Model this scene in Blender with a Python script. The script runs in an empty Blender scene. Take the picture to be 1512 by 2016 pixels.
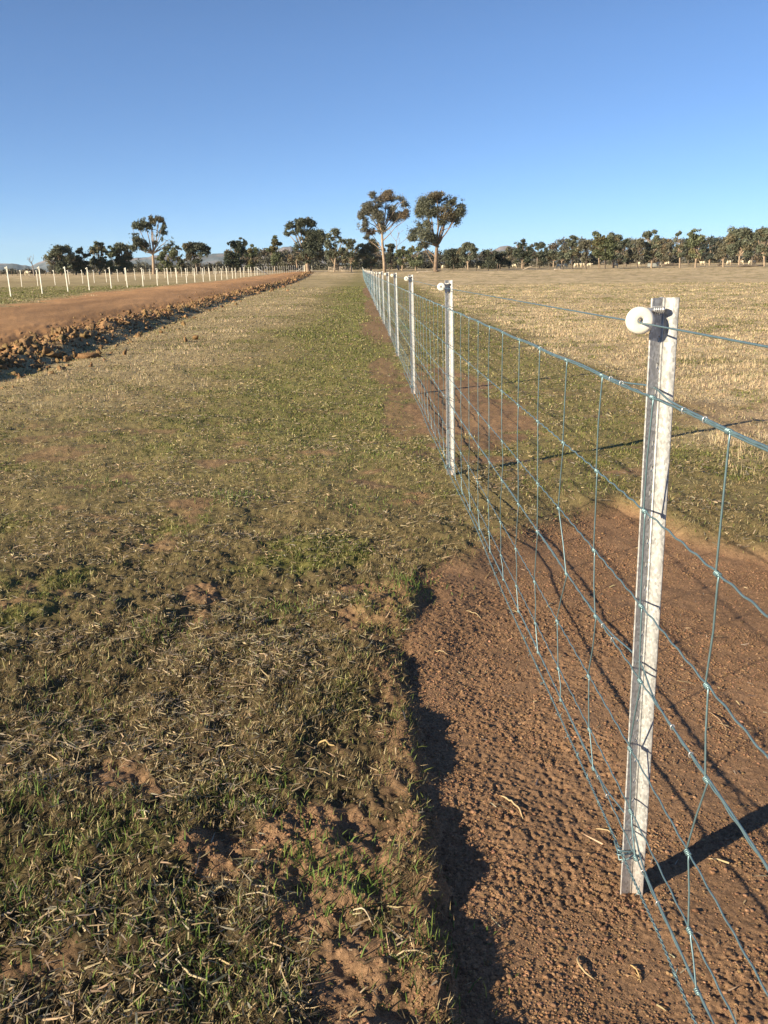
import bpy, math, random
import numpy as np
from mathutils import Matrix, Vector

S = bpy.context.scene
COL = S.collection
R = math.radians
rng = np.random.default_rng(7)
random.seed(7)

# ------------------------------------------------------------------ camera frame
H = 1.45
FPX = 1680.0
PITCH, YAW, ROLL = .2771, .0239, .0144
cp, sp_, cy_, sy_ = math.cos(PITCH), math.sin(PITCH), math.cos(YAW), math.sin(YAW)
CF = np.array([sy_*cp, cy_*cp, -sp_])
CR0 = np.array([cy_, -sy_, 0.])
CU0 = np.cross(CR0, CF)
CR = CR0*math.cos(ROLL) - CU0*math.sin(ROLL)
CU = CU0*math.cos(ROLL) + CR0*math.sin(ROLL)


def ray(px, py):
    return CF + CR*(px-756)/FPX - CU*(py-1008)/FPX


def on_plane(px, py, z=0.):
    """ground point seen at a place of the photograph"""
    d = ray(px, py)
    return np.array([0, 0, H]) + d*(z-H)/d[2]


def at_dist(px, py, dist):
    d = ray(px, py)
    return np.array([0, 0, H]) + d*dist/math.hypot(d[0], d[1])


# ------------------------------------------------------------------ noise + terrain
T = [np.random.default_rng(100+i).random((256, 256)) for i in range(12)]


def vn(x, y, s=0):
    x = np.asarray(x, float); y = np.asarray(y, float)
    xi = np.floor(x).astype(int); yi = np.floor(y).astype(int)
    fx = x-xi; fy = y-yi
    fx = fx*fx*fx*(fx*(fx*6-15)+10); fy = fy*fy*fy*(fy*(fy*6-15)+10)
    t = T[s % 12]
    a = t[xi & 255, yi & 255]; b = t[(xi+1) & 255, yi & 255]
    c = t[xi & 255, (yi+1) & 255]; d = t[(xi+1) & 255, (yi+1) & 255]
    return (a*(1-fx)+b*fx)*(1-fy) + (c*(1-fx)+d*fx)*fy


def fbm(x, y, scale, octs=4, s=0, gain=.5):
    x = np.asarray(x, float)/scale; y = np.asarray(y, float)/scale
    v = 0; a = 1; tot = 0
    for o in range(octs):
        v = v + a*vn(x+17.3*o, y+9.7*o, s+o); tot += a
        a *= gain; x = x*2.03; y = y*2.03
    return v/tot


def ss(a, b, v):
    t = np.clip((np.asarray(v, float)-a)/(b-a), 0, 1)
    return t*t*(3-2*t)


def edge_x(y):
    return np.interp(y, [-50, 1.0, 1.6, 2.0, 2.4, 2.7, 3.0, 3.25, 3.5, 3.96, 4.3, 4.7],
                     [.18, .17, .15, .16, .15, .15, .12, .12, .2, .27, .46, .70])


def strip_mask(x, y, soft=.035):
    """the graded bare strip the near part of the fence stands in"""
    n = (fbm(x, y, .12, 4, 2, .6)-.5)*.075
    n2 = (fbm(x, y, .5, 3, 4)-.5)*.5
    xr = np.interp(y, [0, 4.2, 4.6, 5.0, 5.6, 6.5, 7.0], [2.5, 2.15, 1.98, 1.8, 1.55, 1.0, .4])
    m = ss(-soft, soft, x-edge_x(y)-n)
    m = m*(1-ss(-.12, .12, x-xr-n2*.8))
    m = m*(1-ss(-.25, .25, y-(4.15+1.1*np.clip(x-.55, 0, 1.6))-n2))
    return m


def berm_x(y):
    return np.interp(y, [0, 13, 20, 30, 41, 68, 150, 220], [-5.75, -6.0, -6.25, -6.75, -7.2, -8.0, -9.5, -11.5])


def track_l(y):
    return np.interp(y, [0, 29, 36, 49, 65, 92, 145, 240], [-10.8, -12.0, -13.1, -14.4, -15.2, -16.0, -16.3, -14.5])


def terrain(x, y, micro=True):
    x = np.asarray(x, float); y = np.asarray(y, float)
    d = np.where(y > 0, np.hypot(x, y), 0)
    rise = ss(90, 260, d)
    z = 1.45*rise
    z = z + .43*ss(-7.5, -12.5, x)*(1-.8*rise)
    z = z + 1.25*ss(35, 100, x)*ss(205, 330, y)
    z = z + ss(330, 900, d)*1.5
    sm = strip_mask(x, y)
    drop = np.interp(y, [0, 2.8, 3.4, 4.2], [.052, .050, .022, .015])
    z = z - drop*sm - (.066-drop)*sm*ss(.05, .45, x-edge_x(y)) - .012*sm*ss(.9, 1.6, x)
    z = z - .035*np.exp(-(((x-.10)/.07)**2+((y-3.13)/.12)**2)) - .02*np.exp(-(((x-.30)/.06)**2+((y-3.75)/.10)**2))
    bx = berm_x(y)
    bn = fbm(x, y, .8, 3, 5)
    bm = np.exp(-((x-bx)/.50)**2)*(1-ss(170, 215, y))
    z = z + bm*(.05+.24*bn)
    z = z - .05*np.exp(-((x-bx-.85)/.3)**2)*(y < 200)
    z = z + (fbm(x, y, 3.0, 3, 1)-.5)*.09*(1-.7*sm)*ss(2, 8, d)
    if micro:
        near = 1-ss(12, 40, d)
        g = (1-sm)*near
        tk = ss(-6.6, -7.4, x)
        g = g*(1-.6*tk)
        z = z + g*((fbm(x, y, .30, 3, 6)-.5)*(.072-.030*ss(3.5, 7, d)) + (fbm(x, y, .06, 3, 7, .65)-.5)*(.050-.032*ss(3.2, 6, d)))
        rd = sm*near
        cr = fbm(x, y, .035, 3, 8, .62)
        rf = .35+.75*ss(.52, .40, fbm(x, y, .5, 3, 10)+.22*ss(.65, 1.3, x))
        z = z + rd*rf*((cr-.5)*.004 + (fbm(x, y, .020, 2, 4)-.5)*.003 + (fbm(x, y, .0105, 2, 5)-.5)*.009)
        z = z - rd*rf*.0045*ss(.66, .80, fbm(x, y, .019, 2, 11))
        z = z + rd*( (fbm(x, y, .22, 3, 9)-.5)*.018)
        z = z + bm*(1-ss(40, 90, d))*((fbm(x, y, .14, 3, 3)-.5)*.16+(fbm(x, y, .35, 3, 8)-.5)*.22)
        tk2 = tk*ss(-.5, .5, x-track_l(y))*(1-ss(40, 90, d))
        z = z + tk2*((fbm(x*1.6, y*.35, .5, 4, 2)-.5)*.022+(fbm(x, y, .12, 3, 5)-.5)*.008)
        lo = np.exp(-((x-bx+1.7)/.8)**2)*(1-ss(30, 60, y))
        z = z + lo*((fbm(x, y, .22, 4, 6, .7)-.5)*.14)
    return z


def patch(x, y, cx, cy, rx, ry, n=.35, s=3):
    q = ((x-cx)/rx)**2+((y-cy)/ry)**2 + (fbm(x, y, .5*max(rx, .4), 4, s)-.5)*4*n
    return 1-ss(.7, 1.25, q)


def zones(x, y):
    """what grows or lies where: bare, track, green, gold (0..1)"""
    x = np.asarray(x, float); y = np.asarray(y, float)
    d = np.hypot(x, y)
    bare = np.maximum(strip_mask(x, y, .03), (.35+.5*fbm(x, y, .2, 3, 1))*ss(-.22, .0, x-edge_x(y)-(fbm(x, y, .1, 3, 4)-.5)*.3)*(1-ss(3.2, 4.2, y))*ss(-.5, .3, 2.6-x))
    bare = np.maximum(bare, .9*patch(x, y, 1.05, 9.8, .62, 3.0, .6))
    bare = np.maximum(bare, patch(x, y, .36, 8.6, .16, 1.2, .5, 5)*.7)
    bare = np.maximum(bare, patch(x, y, .32, 12.8, .22, 1.6, .5, 6)*.75)
    bare = np.maximum(bare, patch(x, y, .42, 22, .42, 4.5, .4, 7)*.8)
    bare = np.maximum(bare, patch(x, y, .5, 35, .35, 9, .4, 8)*.8)
    bare = np.maximum(bare, .9*patch(x, y, .5, 60, .3, 14, .4, 8))
    bare = np.maximum(bare, .45*patch(x, y, 4.1, 8.2, 1.0, .9, .5, 8))
    bare = np.maximum(bare, .8*patch(x, y, -.12, 1.85, .18, .28, .5, 1))
    bare = np.maximum(bare, .8*patch(x, y, -.02, 1.45, .13, .22, .5, 2))
    sc = ss(.66, .76, fbm(x, y, .38, 4, 9))*(1-ss(6, 14, d))
    bare = np.maximum(bare, sc*.75)
    bx = berm_x(y)
    tn = (fbm(x, y, 1.2, 4, 4)-.5)
    track = ss(.55, -.25, x-bx+tn*.6)*ss(-.5, .5, x-track_l(y)+tn*3.2)*(1-ss(195, 215, y))
    # green cover
    gs = fbm(x, y, .55, 4, 10); gb = fbm(x, y, 3.2, 3, 11)
    grn = ss(.50, .66, gs*.65+gb*.35)*(.75-.35*ss(-1.5, -3.5, x))
    grn = np.maximum(grn, ss(-1.9, -.7, x+(gb-.5)*2.4)*ss(.9, .2, x)*ss(5, 8, y)*(.55+.5*gs))
    grn = np.maximum(grn, ss(.6, 1.2, x)*ss(3.4+.0*x, 2.1, x-.02*y+(gb-.5)*1.5)*ss(5, 7, y)*(1-ss(14, 30, y))*(.08+.45*gs))
    grn = np.maximum(grn, patch(x, y, -.28, 4.35, .30, .30, .4, 1)*.95)
    grn = np.maximum(grn, patch(x, y, .10, 3.55, .16, .30, .4, 2)*.95)
    beyond = ss(0, -1.2, x-track_l(y)+tn*3.2)
    grn = np.maximum(grn, beyond*(1-ss(50, 120, d))*(.55+.4*gb))
    gold = np.maximum(ss(2.3, 3.6, x-.03*y+(gb-.5)*2.0), ss(-1.8, -3.4, x+(gb-.5)*2)*ss(7, 13, y)*.5)
    gold = np.maximum(gold, ss(70, 190, d))
    gold = gold*(1-.75*grn)
    return bare*(1-track), track, np.clip(grn, 0, 1)*(1-.8*ss(90, 200, d)), gold


# ------------------------------------------------------------------ materials
def mat(name, base=(.5, .5, .5), rough=.8, metal=0., spec=.3):
    m = bpy.data.materials.new(name); m.use_nodes = True
    nt = m.node_tree; b = nt.nodes['Principled BSDF']
    b.inputs['Base Color'].default_value = (*base, 1)
    b.inputs['Roughness'].default_value = rough
    b.inputs['Metallic'].default_value = metal
    b.inputs['Specular IOR Level'].default_value = spec
    return m, nt, b


def N(nt, t, **kw):
    n = nt.nodes.new(t)
    for k, v in kw.items():
        if k in n.inputs: n.inputs[k].default_value = v
        else: setattr(n, k, v)
    return n


def noisy(nt, b, col_src, scales, bump=None, lo=.6, hi=1.35, hue=None):
    """multiply the colour by object-space noises; add bump"""
    tc = N(nt, 'ShaderNodeTexCoord')
    cur = col_src
    for sc, amt in scales:
        nz = N(nt, 'ShaderNodeTexNoise', Scale=sc, Detail=4., Roughness=.65)
        nt.links.new(tc.outputs['Object'], nz.inputs['Vector'])
        mr = N(nt, 'ShaderNodeMapRange')
        mr.inputs['From Min'].default_value = .3; mr.inputs['From Max'].default_value = .7
        mr.inputs['To Min'].default_value = 1-amt; mr.inputs['To Max'].default_value = 1+amt
        nt.links.new(nz.outputs['Fac'], mr.inputs['Value'])
        mx = N(nt, 'ShaderNodeVectorMath', operation='SCALE')
        nt.links.new(cur, mx.inputs[0]); nt.links.new(mr.outputs[0], mx.inputs['Scale'])
        cur = mx.outputs[0]
    nt.links.new(cur, b.inputs['Base Color'])
    if bump:
        prev = None
        for sc, st, dist in bump:
            nz = N(nt, 'ShaderNodeTexNoise', Scale=sc, Detail=6., Roughness=.7)
            nt.links.new(tc.outputs['Object'], nz.inputs['Vector'])
            bp = N(nt, 'ShaderNodeBump', Strength=st, Distance=dist)
            nt.links.new(nz.outputs['Fac'], bp.inputs['Height'])
            if prev: nt.links.new(prev.outputs[0], bp.inputs['Normal'])
            prev = bp
        nt.links.new(prev.outputs[0], b.inputs['Normal'])
    return cur


def attr_mat(name, rough=.9, scales=(), bump=None, spec=.15, transl=0.):
    m, nt, b = mat(name, rough=rough, spec=spec)
    a = N(nt, 'ShaderNodeVertexColor'); a.layer_name = 'col'
    src = a.outputs['Color']
    cur = noisy(nt, b, src, scales, bump)
    if transl:
        out = nt.nodes['Material Output']
        tr = N(nt, 'ShaderNodeBsdfTranslucent'); mix = N(nt, 'ShaderNodeMixShader')
        mix.inputs[0].default_value = transl
        nt.links.new(cur, tr.inputs['Color'])
        nt.links.new(b.outputs[0], mix.inputs[1]); nt.links.new(tr.outputs[0], mix.inputs[2])
        nt.links.new(mix.outputs[0], out.inputs['Surface'])
    return m


def rgb(nt, c):
    n = N(nt, 'ShaderNodeRGB'); n.outputs[0].default_value = (*c, 1); return n.outputs[0]


def simple(name, c, rough, scales=((8, .2),), bump=None, metal=0., spec=.3):
    m, nt, b = mat(name, c, rough, metal, spec)
    noisy(nt, b, rgb(nt, c), scales, bump)
    return m


M_ground = attr_mat('ground_cover', .95, ((520, .45), (160, .30), (45, .22), (9, .12)), ((420, .6, .004), (130, .5, .008), (30, .3, .02)), .1)
M_grass = attr_mat('grass_blades', .6, ((30, .15),), None, .2, .25)
M_leaf = attr_mat('gum_leaves', .55, (), None, .3, .22)
M_clod = attr_mat('dry_clods', .95, ((40, .3), (8, .2)), ((60, .7, .02),), .1)
M_bark = simple('pale_gum_bark', (.31, .235, .17), .9, ((1.2, .35), (6, .2)))
M_barkd = simple('dark_bark', (.13, .105, .085), .95, ((1.5, .35),))
M_dead = simple('weathered_grey_wood', (.30, .26, .23), .95, ((3, .3),))
M_post_old = simple('old_fence_timber', (.16, .12, .09), .95, ((3, .3),))
M_rail = simple('silvery_gate_timber', (.42, .35, .28), .9, ((4, .25),))
M_wool = simple('sheep_wool', (.55, .48, .36), 1., ((9, .15),))
M_ins = simple('cream_insulator_plastic', (.82, .78, .68), .35, ((20, .05),), None, 0, .5)
M_hill = attr_mat('hazed_hill_cover', 1., ((.006, .22), (.02, .22), (.06, .25)), None, .0)


def galv():
    m, nt, b = mat('galvanised_steel', (.6, .62, .62), .45, .30, .5)
    tc = N(nt, 'ShaderNodeTexCoord')
    vo = N(nt, 'ShaderNodeTexVoronoi', Scale=240.)
    vo2 = N(nt, 'ShaderNodeTexNoise', Scale=55., Detail=5.)
    mp = N(nt, 'ShaderNodeMapping'); mp.inputs['Scale'].default_value = (1, 1, .6)
    nt.links.new(tc.outputs['Object'], mp.inputs['Vector'])
    nt.links.new(mp.outputs[0], vo.inputs['Vector']); nt.links.new(mp.outputs[0], vo2.inputs['Vector'])
    r = N(nt, 'ShaderNodeMapRange'); r.inputs['To Min'].default_value = .27; r.inputs['To Max'].default_value = .62
    nt.links.new(vo.outputs['Color'], r.inputs['Value'])
    r2 = N(nt, 'ShaderNodeMapRange'); r2.inputs['From Min'].default_value = .3; r2.inputs['From Max'].default_value = .7
    r2.inputs['To Min'].default_value = .88; r2.inputs['To Max'].default_value = 1.04
    nt.links.new(vo2.outputs['Fac'], r2.inputs['Value'])
    # splashed soil near the ground
    sx = N(nt, 'ShaderNodeSeparateXYZ'); nt.links.new(tc.outputs['Object'], sx.inputs[0])
    rz = N(nt, 'ShaderNodeMapRange'); rz.inputs['From Min'].default_value = -.05; rz.inputs['From Max'].default_value = .16
    rz.inputs['To Min'].default_value = .75; rz.inputs['To Max'].default_value = 0.
    nt.links.new(sx.outputs['Z'], rz.inputs['Value'])
    mul = N(nt, 'ShaderNodeMath', operation='MULTIPLY')
    nt.links.new(r.outputs[0], mul.inputs[0]); nt.links.new(r2.outputs[0], mul.inputs[1])
    cc = N(nt, 'ShaderNodeCombineColor')
    for i in range(3): nt.links.new(mul.outputs[0], cc.inputs[i])
    mx = N(nt, 'ShaderNodeMix', data_type='RGBA')
    mx.inputs['B'].default_value = (.30, .17, .10, 1)
    mm = N(nt, 'ShaderNodeMath', operation='MULTIPLY'); nt.links.new(rz.outputs[0], mm.inputs[0]); nt.links.new(vo2.outputs['Fac'], mm.inputs[1])
    nt.links.new(mm.outputs[0], mx.inputs['Factor'])
    nt.links.new(cc.outputs[0], mx.inputs['A']); nt.links.new(mx.outputs['Result'], b.inputs['Base Color'])
    rr = N(nt, 'ShaderNodeMapRange'); rr.inputs['To Min'].default_value = .35; rr.inputs['To Max'].default_value = .6
    nt.links.new(vo2.outputs['Fac'], rr.inputs['Value']); nt.links.new(rr.outputs[0], b.inputs['Roughness'])
    bp = N(nt, 'ShaderNodeBump', Strength=.15, Distance=.002); nt.links.new(vo2.outputs['Fac'], bp.inputs['Height'])
    nt.links.new(bp.outputs[0], b.inputs['Normal'])
    return m


M_galv = galv()
M_wire = simple('blue_green_wire', (.165, .255, .285), .42, ((60, .15),), None, .55, .5)
M_bolt = simple('zinc_bolt', (.62, .62, .62), .35, ((60, .15),), None, .7, .5)


# ------------------------------------------------------------------ mesh helpers
def tag(o, label=None, cat=None, group=None, kind=None):
    if label: o['label'] = label
    if cat: o['category'] = cat
    if group: o['group'] = group
    if kind: o['kind'] = kind
    return o


def empty(name, loc=(0, 0, 0), parent=None):
    o = bpy.data.objects.new(name, None); COL.objects.link(o); o.location = loc
    o.empty_display_size = .1
    if parent: o.parent = parent
    return o


def mesh_np(name, V, faces, material, cols=None, smooth=False):
    me = bpy.data.meshes.new(name)
    V = np.ascontiguousarray(V, np.float32)
    me.vertices.add(len(V)); me.vertices.foreach_set('co', V.ravel())
    tot = np.concatenate([np.full(len(f), f.shape[1]) for f in faces]).astype(np.int32)
    idx = np.concatenate([f.ravel() for f in faces]).astype(np.int32)
    me.loops.add(len(idx)); me.loops.foreach_set('vertex_index', idx)
    st = np.concatenate([[0], np.cumsum(tot)[:-1]]).astype(np.int32)
    me.polygons.add(len(tot)); me.polygons.foreach_set('loop_start', st); me.polygons.foreach_set('loop_total', tot)
    if smooth: me.polygons.foreach_set('use_smooth', np.ones(len(tot), bool))
    if cols is not None:
        a = me.color_attributes.new('col', 'FLOAT_COLOR', 'POINT')
        c = np.ones((len(V), 4), np.float32); c[:, :3] = cols
        a.data.foreach_set('color', c.ravel())
    me.update(calc_edges=True); me.validate()
    if material: me.materials.append(material)
    return me


def obj(name, me, parent=None, loc=(0, 0, 0)):
    o = bpy.data.objects.new(name, me); COL.objects.link(o); o.location = loc
    if parent: o.parent = parent
    return o


class MB:
    def __init__(s): s.V = []; s.F = {3: [], 4: []}; s.n = 0; s.C = []

    def add(s, V, *fs, col=None):
        V = np.asarray(V, float)
        for f in fs:
            f = np.asarray(f)
            if len(f): s.F[f.shape[1]].append(f+s.n)
        s.V.append(V); s.n += len(V)
        if col is not None: s.C.append(np.broadcast_to(np.asarray(col, float), (len(V), 3)))

    def box(s, c, d, rot=None):
        v = np.array([[x, y, z] for z in (-1, 1) for y in (-1, 1) for x in (-1, 1)], float)*np.array(d)/2
        if rot is not None: v = v@np.asarray(rot).T
        s.add(v+np.array(c), [[0, 2, 3, 1], [4, 5, 7, 6], [0, 1, 5, 4], [2, 6, 7, 3], [0, 4, 6, 2], [1, 3, 7, 5]])

    def tube(s, P, r, k=6, cap=True, col=None):
        P = np.asarray(P, float); n = len(P)
        r = np.broadcast_to(np.asarray(r, float), (n,))
        t = np.gradient(P, axis=0); t /= np.linalg.norm(t, axis=1)[:, None]+1e-12
        a = np.where(np.abs(t[:, 2:3]) < .9, np.array([[0, 0, 1.]]), np.array([[1., 0, 0]]))
        if np.abs(t[:, 2]).mean() >= .6: a = np.tile([[1., 0, 0]], (n, 1))
        elif np.abs(t[:, 2]).max() < .97: a = np.tile([[0, 0, 1.]], (n, 1))
        u = np.cross(t, a); u /= np.linalg.norm(u, axis=1)[:, None]+1e-12
        v = np.cross(t, u)
        an = np.arange(k)*2*math.pi/k
        V = P[:, None]+r[:, None, None]*(np.cos(an)[None, :, None]*u[:, None]+np.sin(an)[None, :, None]*v[:, None])
        i = np.arange(n-1)[:, None]*k; j = np.arange(k)[None]; j2 = (j+1) % k
        q = np.stack([i+j, i+j2, i+k+j2, i+k+j], -1).reshape(-1, 4)
        V = V.reshape(-1, 3)
        tri = []
        if cap and k > 2:
            V = np.vstack([V, P[0], P[-1]])
            a0 = n*k
            tri = [[a0, (m+1) % k, m] for m in range(k)]+[[a0+1, (n-1)*k+m, (n-1)*k+(m+1) % k] for m in range(k)]
        s.add(V, q, np.array(tri).reshape(-1, 3).astype(int), col=col)

    def mesh(s, name, material, smooth=False):
        fs = [np.concatenate(v) for v in s.F.values() if v]
        cols = np.concatenate(s.C) if s.C else None
        return mesh_np(name, np.concatenate(s.V), fs, material, cols, smooth)

    def build(s, name, material, parent=None, smooth=False, loc=(0, 0, 0)):
        return obj(name, s.mesh(name, material, smooth), parent, loc)


def ordinal(i):
    w = ['first', 'second', 'third', 'fourth', 'fifth', 'sixth', 'seventh', 'eighth', 'ninth', 'tenth', 'eleventh', 'twelfth',
         'thirteenth', 'fourteenth', 'fifteenth', 'sixteenth', 'seventeenth', 'eighteenth', 'nineteenth', 'twentieth']
    if i <= 20: return w[i-1]
    tens = {2: 'twenty', 3: 'thirty', 4: 'forty', 5: 'fifty'}[i//10]
    if i % 10 == 0: return tens[:-1]+'ieth'
    return tens+' '+w[i % 10-1]


# ------------------------------------------------------------------ ground sheet
def ground():
    a_dense = np.linspace(-34, 34, 681)
    a_coarse = np.concatenate([np.linspace(34, 80, 150)[1:], np.linspace(80, 280, 60)[1:], np.linspace(280, 326, 150)[1:-1]])
    ang = np.radians(np.concatenate([a_dense, a_coarse]))+.02
    r = [.35]
    while r[-1] < 1.0: r.append(r[-1]*1.02)
    while r[-1] < 4.5: r.append(r[-1]*1.0023)
    k = 1.0023
    while r[-1] < 9000:
        k = min(1+(k-1)*1.0075, 1.04); r.append(r[-1]*k)
    r = np.array(r)
    nr, na = len(r), len(ang)
    rr, aa = np.meshgrid(r, ang, indexing='ij')
    x = (rr*np.sin(aa)).ravel(); y = (rr*np.cos(aa)).ravel()
    z = terrain(x, y)
    b, tr, g, go = zones(x, y)
    n1 = fbm(x, y, .9, 4, 1)[:, None]; n2 = fbm(x, y, 6., 4, 2)[:, None]
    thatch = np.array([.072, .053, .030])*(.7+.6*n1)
    green = np.array([.118, .120, .036])*(.75+.5*n1)
    gold = np.array([.47, .365, .222])*(.72+.56*n1)*(.85+.3*n2)
    soil = np.array([.255, .155, .092])*(.82+.36*n1)
    trk = np.array([.49, .275, .132])*(.82+.36*n2)
    tn = fbm(x*1., y*.12, .5, 3, 6)[:, None]
    trk = trk*(.70+.6*tn)*(.88+.24*fbm(x*3, y*.3, .5, 3, 9)[:, None])
    loose = (np.exp(-((x-berm_x(y)+1.6)/.9)**2))[:, None]*(1-.6*ss(25, 60, y)[:, None])
    trk = trk*(1-.38*loose)
    d = np.hypot(x, y)[:, None]
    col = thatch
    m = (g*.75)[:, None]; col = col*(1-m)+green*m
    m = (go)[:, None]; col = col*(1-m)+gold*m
    # far away the surface of a paddock reads as its grass
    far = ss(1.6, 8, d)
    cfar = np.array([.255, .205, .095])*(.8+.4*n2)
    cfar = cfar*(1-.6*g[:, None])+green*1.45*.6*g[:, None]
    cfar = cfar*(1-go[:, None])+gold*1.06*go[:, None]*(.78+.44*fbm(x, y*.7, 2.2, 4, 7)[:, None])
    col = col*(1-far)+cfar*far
    m = b[:, None]; col = col*(1-m)+soil*m
    m = tr[:, None]; col = col*(1-m)+trk*m
    V = np.stack([x, y, z], 1)
    i = np.arange(nr-1)[:, None]*na; j = np.arange(na)[None]; j2 = (j+1) % na
    q = np.stack([i+j, i+na+j, i+na+j2, i+j2], -1).reshape(-1, 4)
    c0 = len(V)
    V = np.vstack([V, [[0, 0, float(terrain(0., 0.))]]])
    col = np.vstack([col, col[:1]])
    jj = np.arange(na)
    tri = np.stack([np.full(na, c0), jj, (jj+1) % na], 1)
    tri = tri[:, [0, 1, 2]]
    o = obj('ground', mesh_np('ground', V, [q[:, ::-1][:, ::-1], tri], M_ground, col, True))
    tag(o, kind='structure', label='paddock ground with short grass, bare red soil and a graded dirt track')


ground()


# ------------------------------------------------------------------ grass
def blades(x, y, L, W, az, tilt, bend, col, lift=0., zbase=None):
    z = (terrain(x, y) if zbase is None else zbase)+lift
    n = len(x)
    base = np.stack([x, y, z-.003], 1)
    h = np.stack([np.cos(az), np.sin(az), 0*az], 1)
    up = np.array([[0, 0, 1.]])
    d1 = h*np.sin(tilt)[:, None]+up*np.cos(tilt)[:, None]
    t2 = tilt+bend
    d2 = h*np.sin(t2)[:, None]+up*np.cos(t2)[:, None]
    w = np.stack([-np.sin(az), np.cos(az), 0*az], 1)
    tw = rng.uniform(-.8, .8, n)
    w = w*np.cos(tw)[:, None]+np.cross(d1, w)*np.sin(tw)[:, None]
    w = w*(W/2)[:, None]
    mid = base+d1*(L*.55)[:, None]; tip = mid+d2*(L*.45)[:, None]
    V = np.stack([base-w, base+w, mid+w*.85, mid-w*.85, tip], 1).reshape(-1, 3)
    o = np.arange(n)[:, None]*5
    q = o+np.array([[0, 1, 2, 3]]); t = o+np.array([[3, 2, 4]])
    C = np.repeat(col, 5, 0)
    return V, q, t, C


def emit(name, parts, material, label, cat):
    V = []; Q = []; Tt = []; C = []; n = 0
    for v, q, t, c in parts:
        V.append(v); Q.append(q+n); Tt.append(t+n); C.append(c); n += len(v)
    o = obj(name, mesh_np(name, np.concatenate(V), [np.concatenate(Q), np.concatenate(Tt)], material, np.concatenate(C)))
    tag(o, label, cat, kind='stuff')
    return o


def wedge(n, r0, r1, log=True, a=33.):
    th = rng.uniform(-abs(a), abs(a), n)
    if a < 0: th = np.where(rng.random(n) < .6, -rng.uniform(32, 82, n), rng.uniform(32, 62, n))
    th = np.radians(th)+.02
    u = rng.random(n)
    r = r0*(r1/r0)**u if log else np.sqrt(r0*r0+u*(r1*r1-r0*r0))
    return r*np.sin(th), r*np.cos(th), r


def jitter(c, n, a=.25):
    c = np.array(c)[None]*(1+rng.uniform(-a, a, (n, 1)))
    return c*(1+rng.uniform(-.08, .08, (n, 3)))


def px_w(r, k):   # blades further away are drawn as thicker tufts
    return np.maximum(1., r*k)


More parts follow.
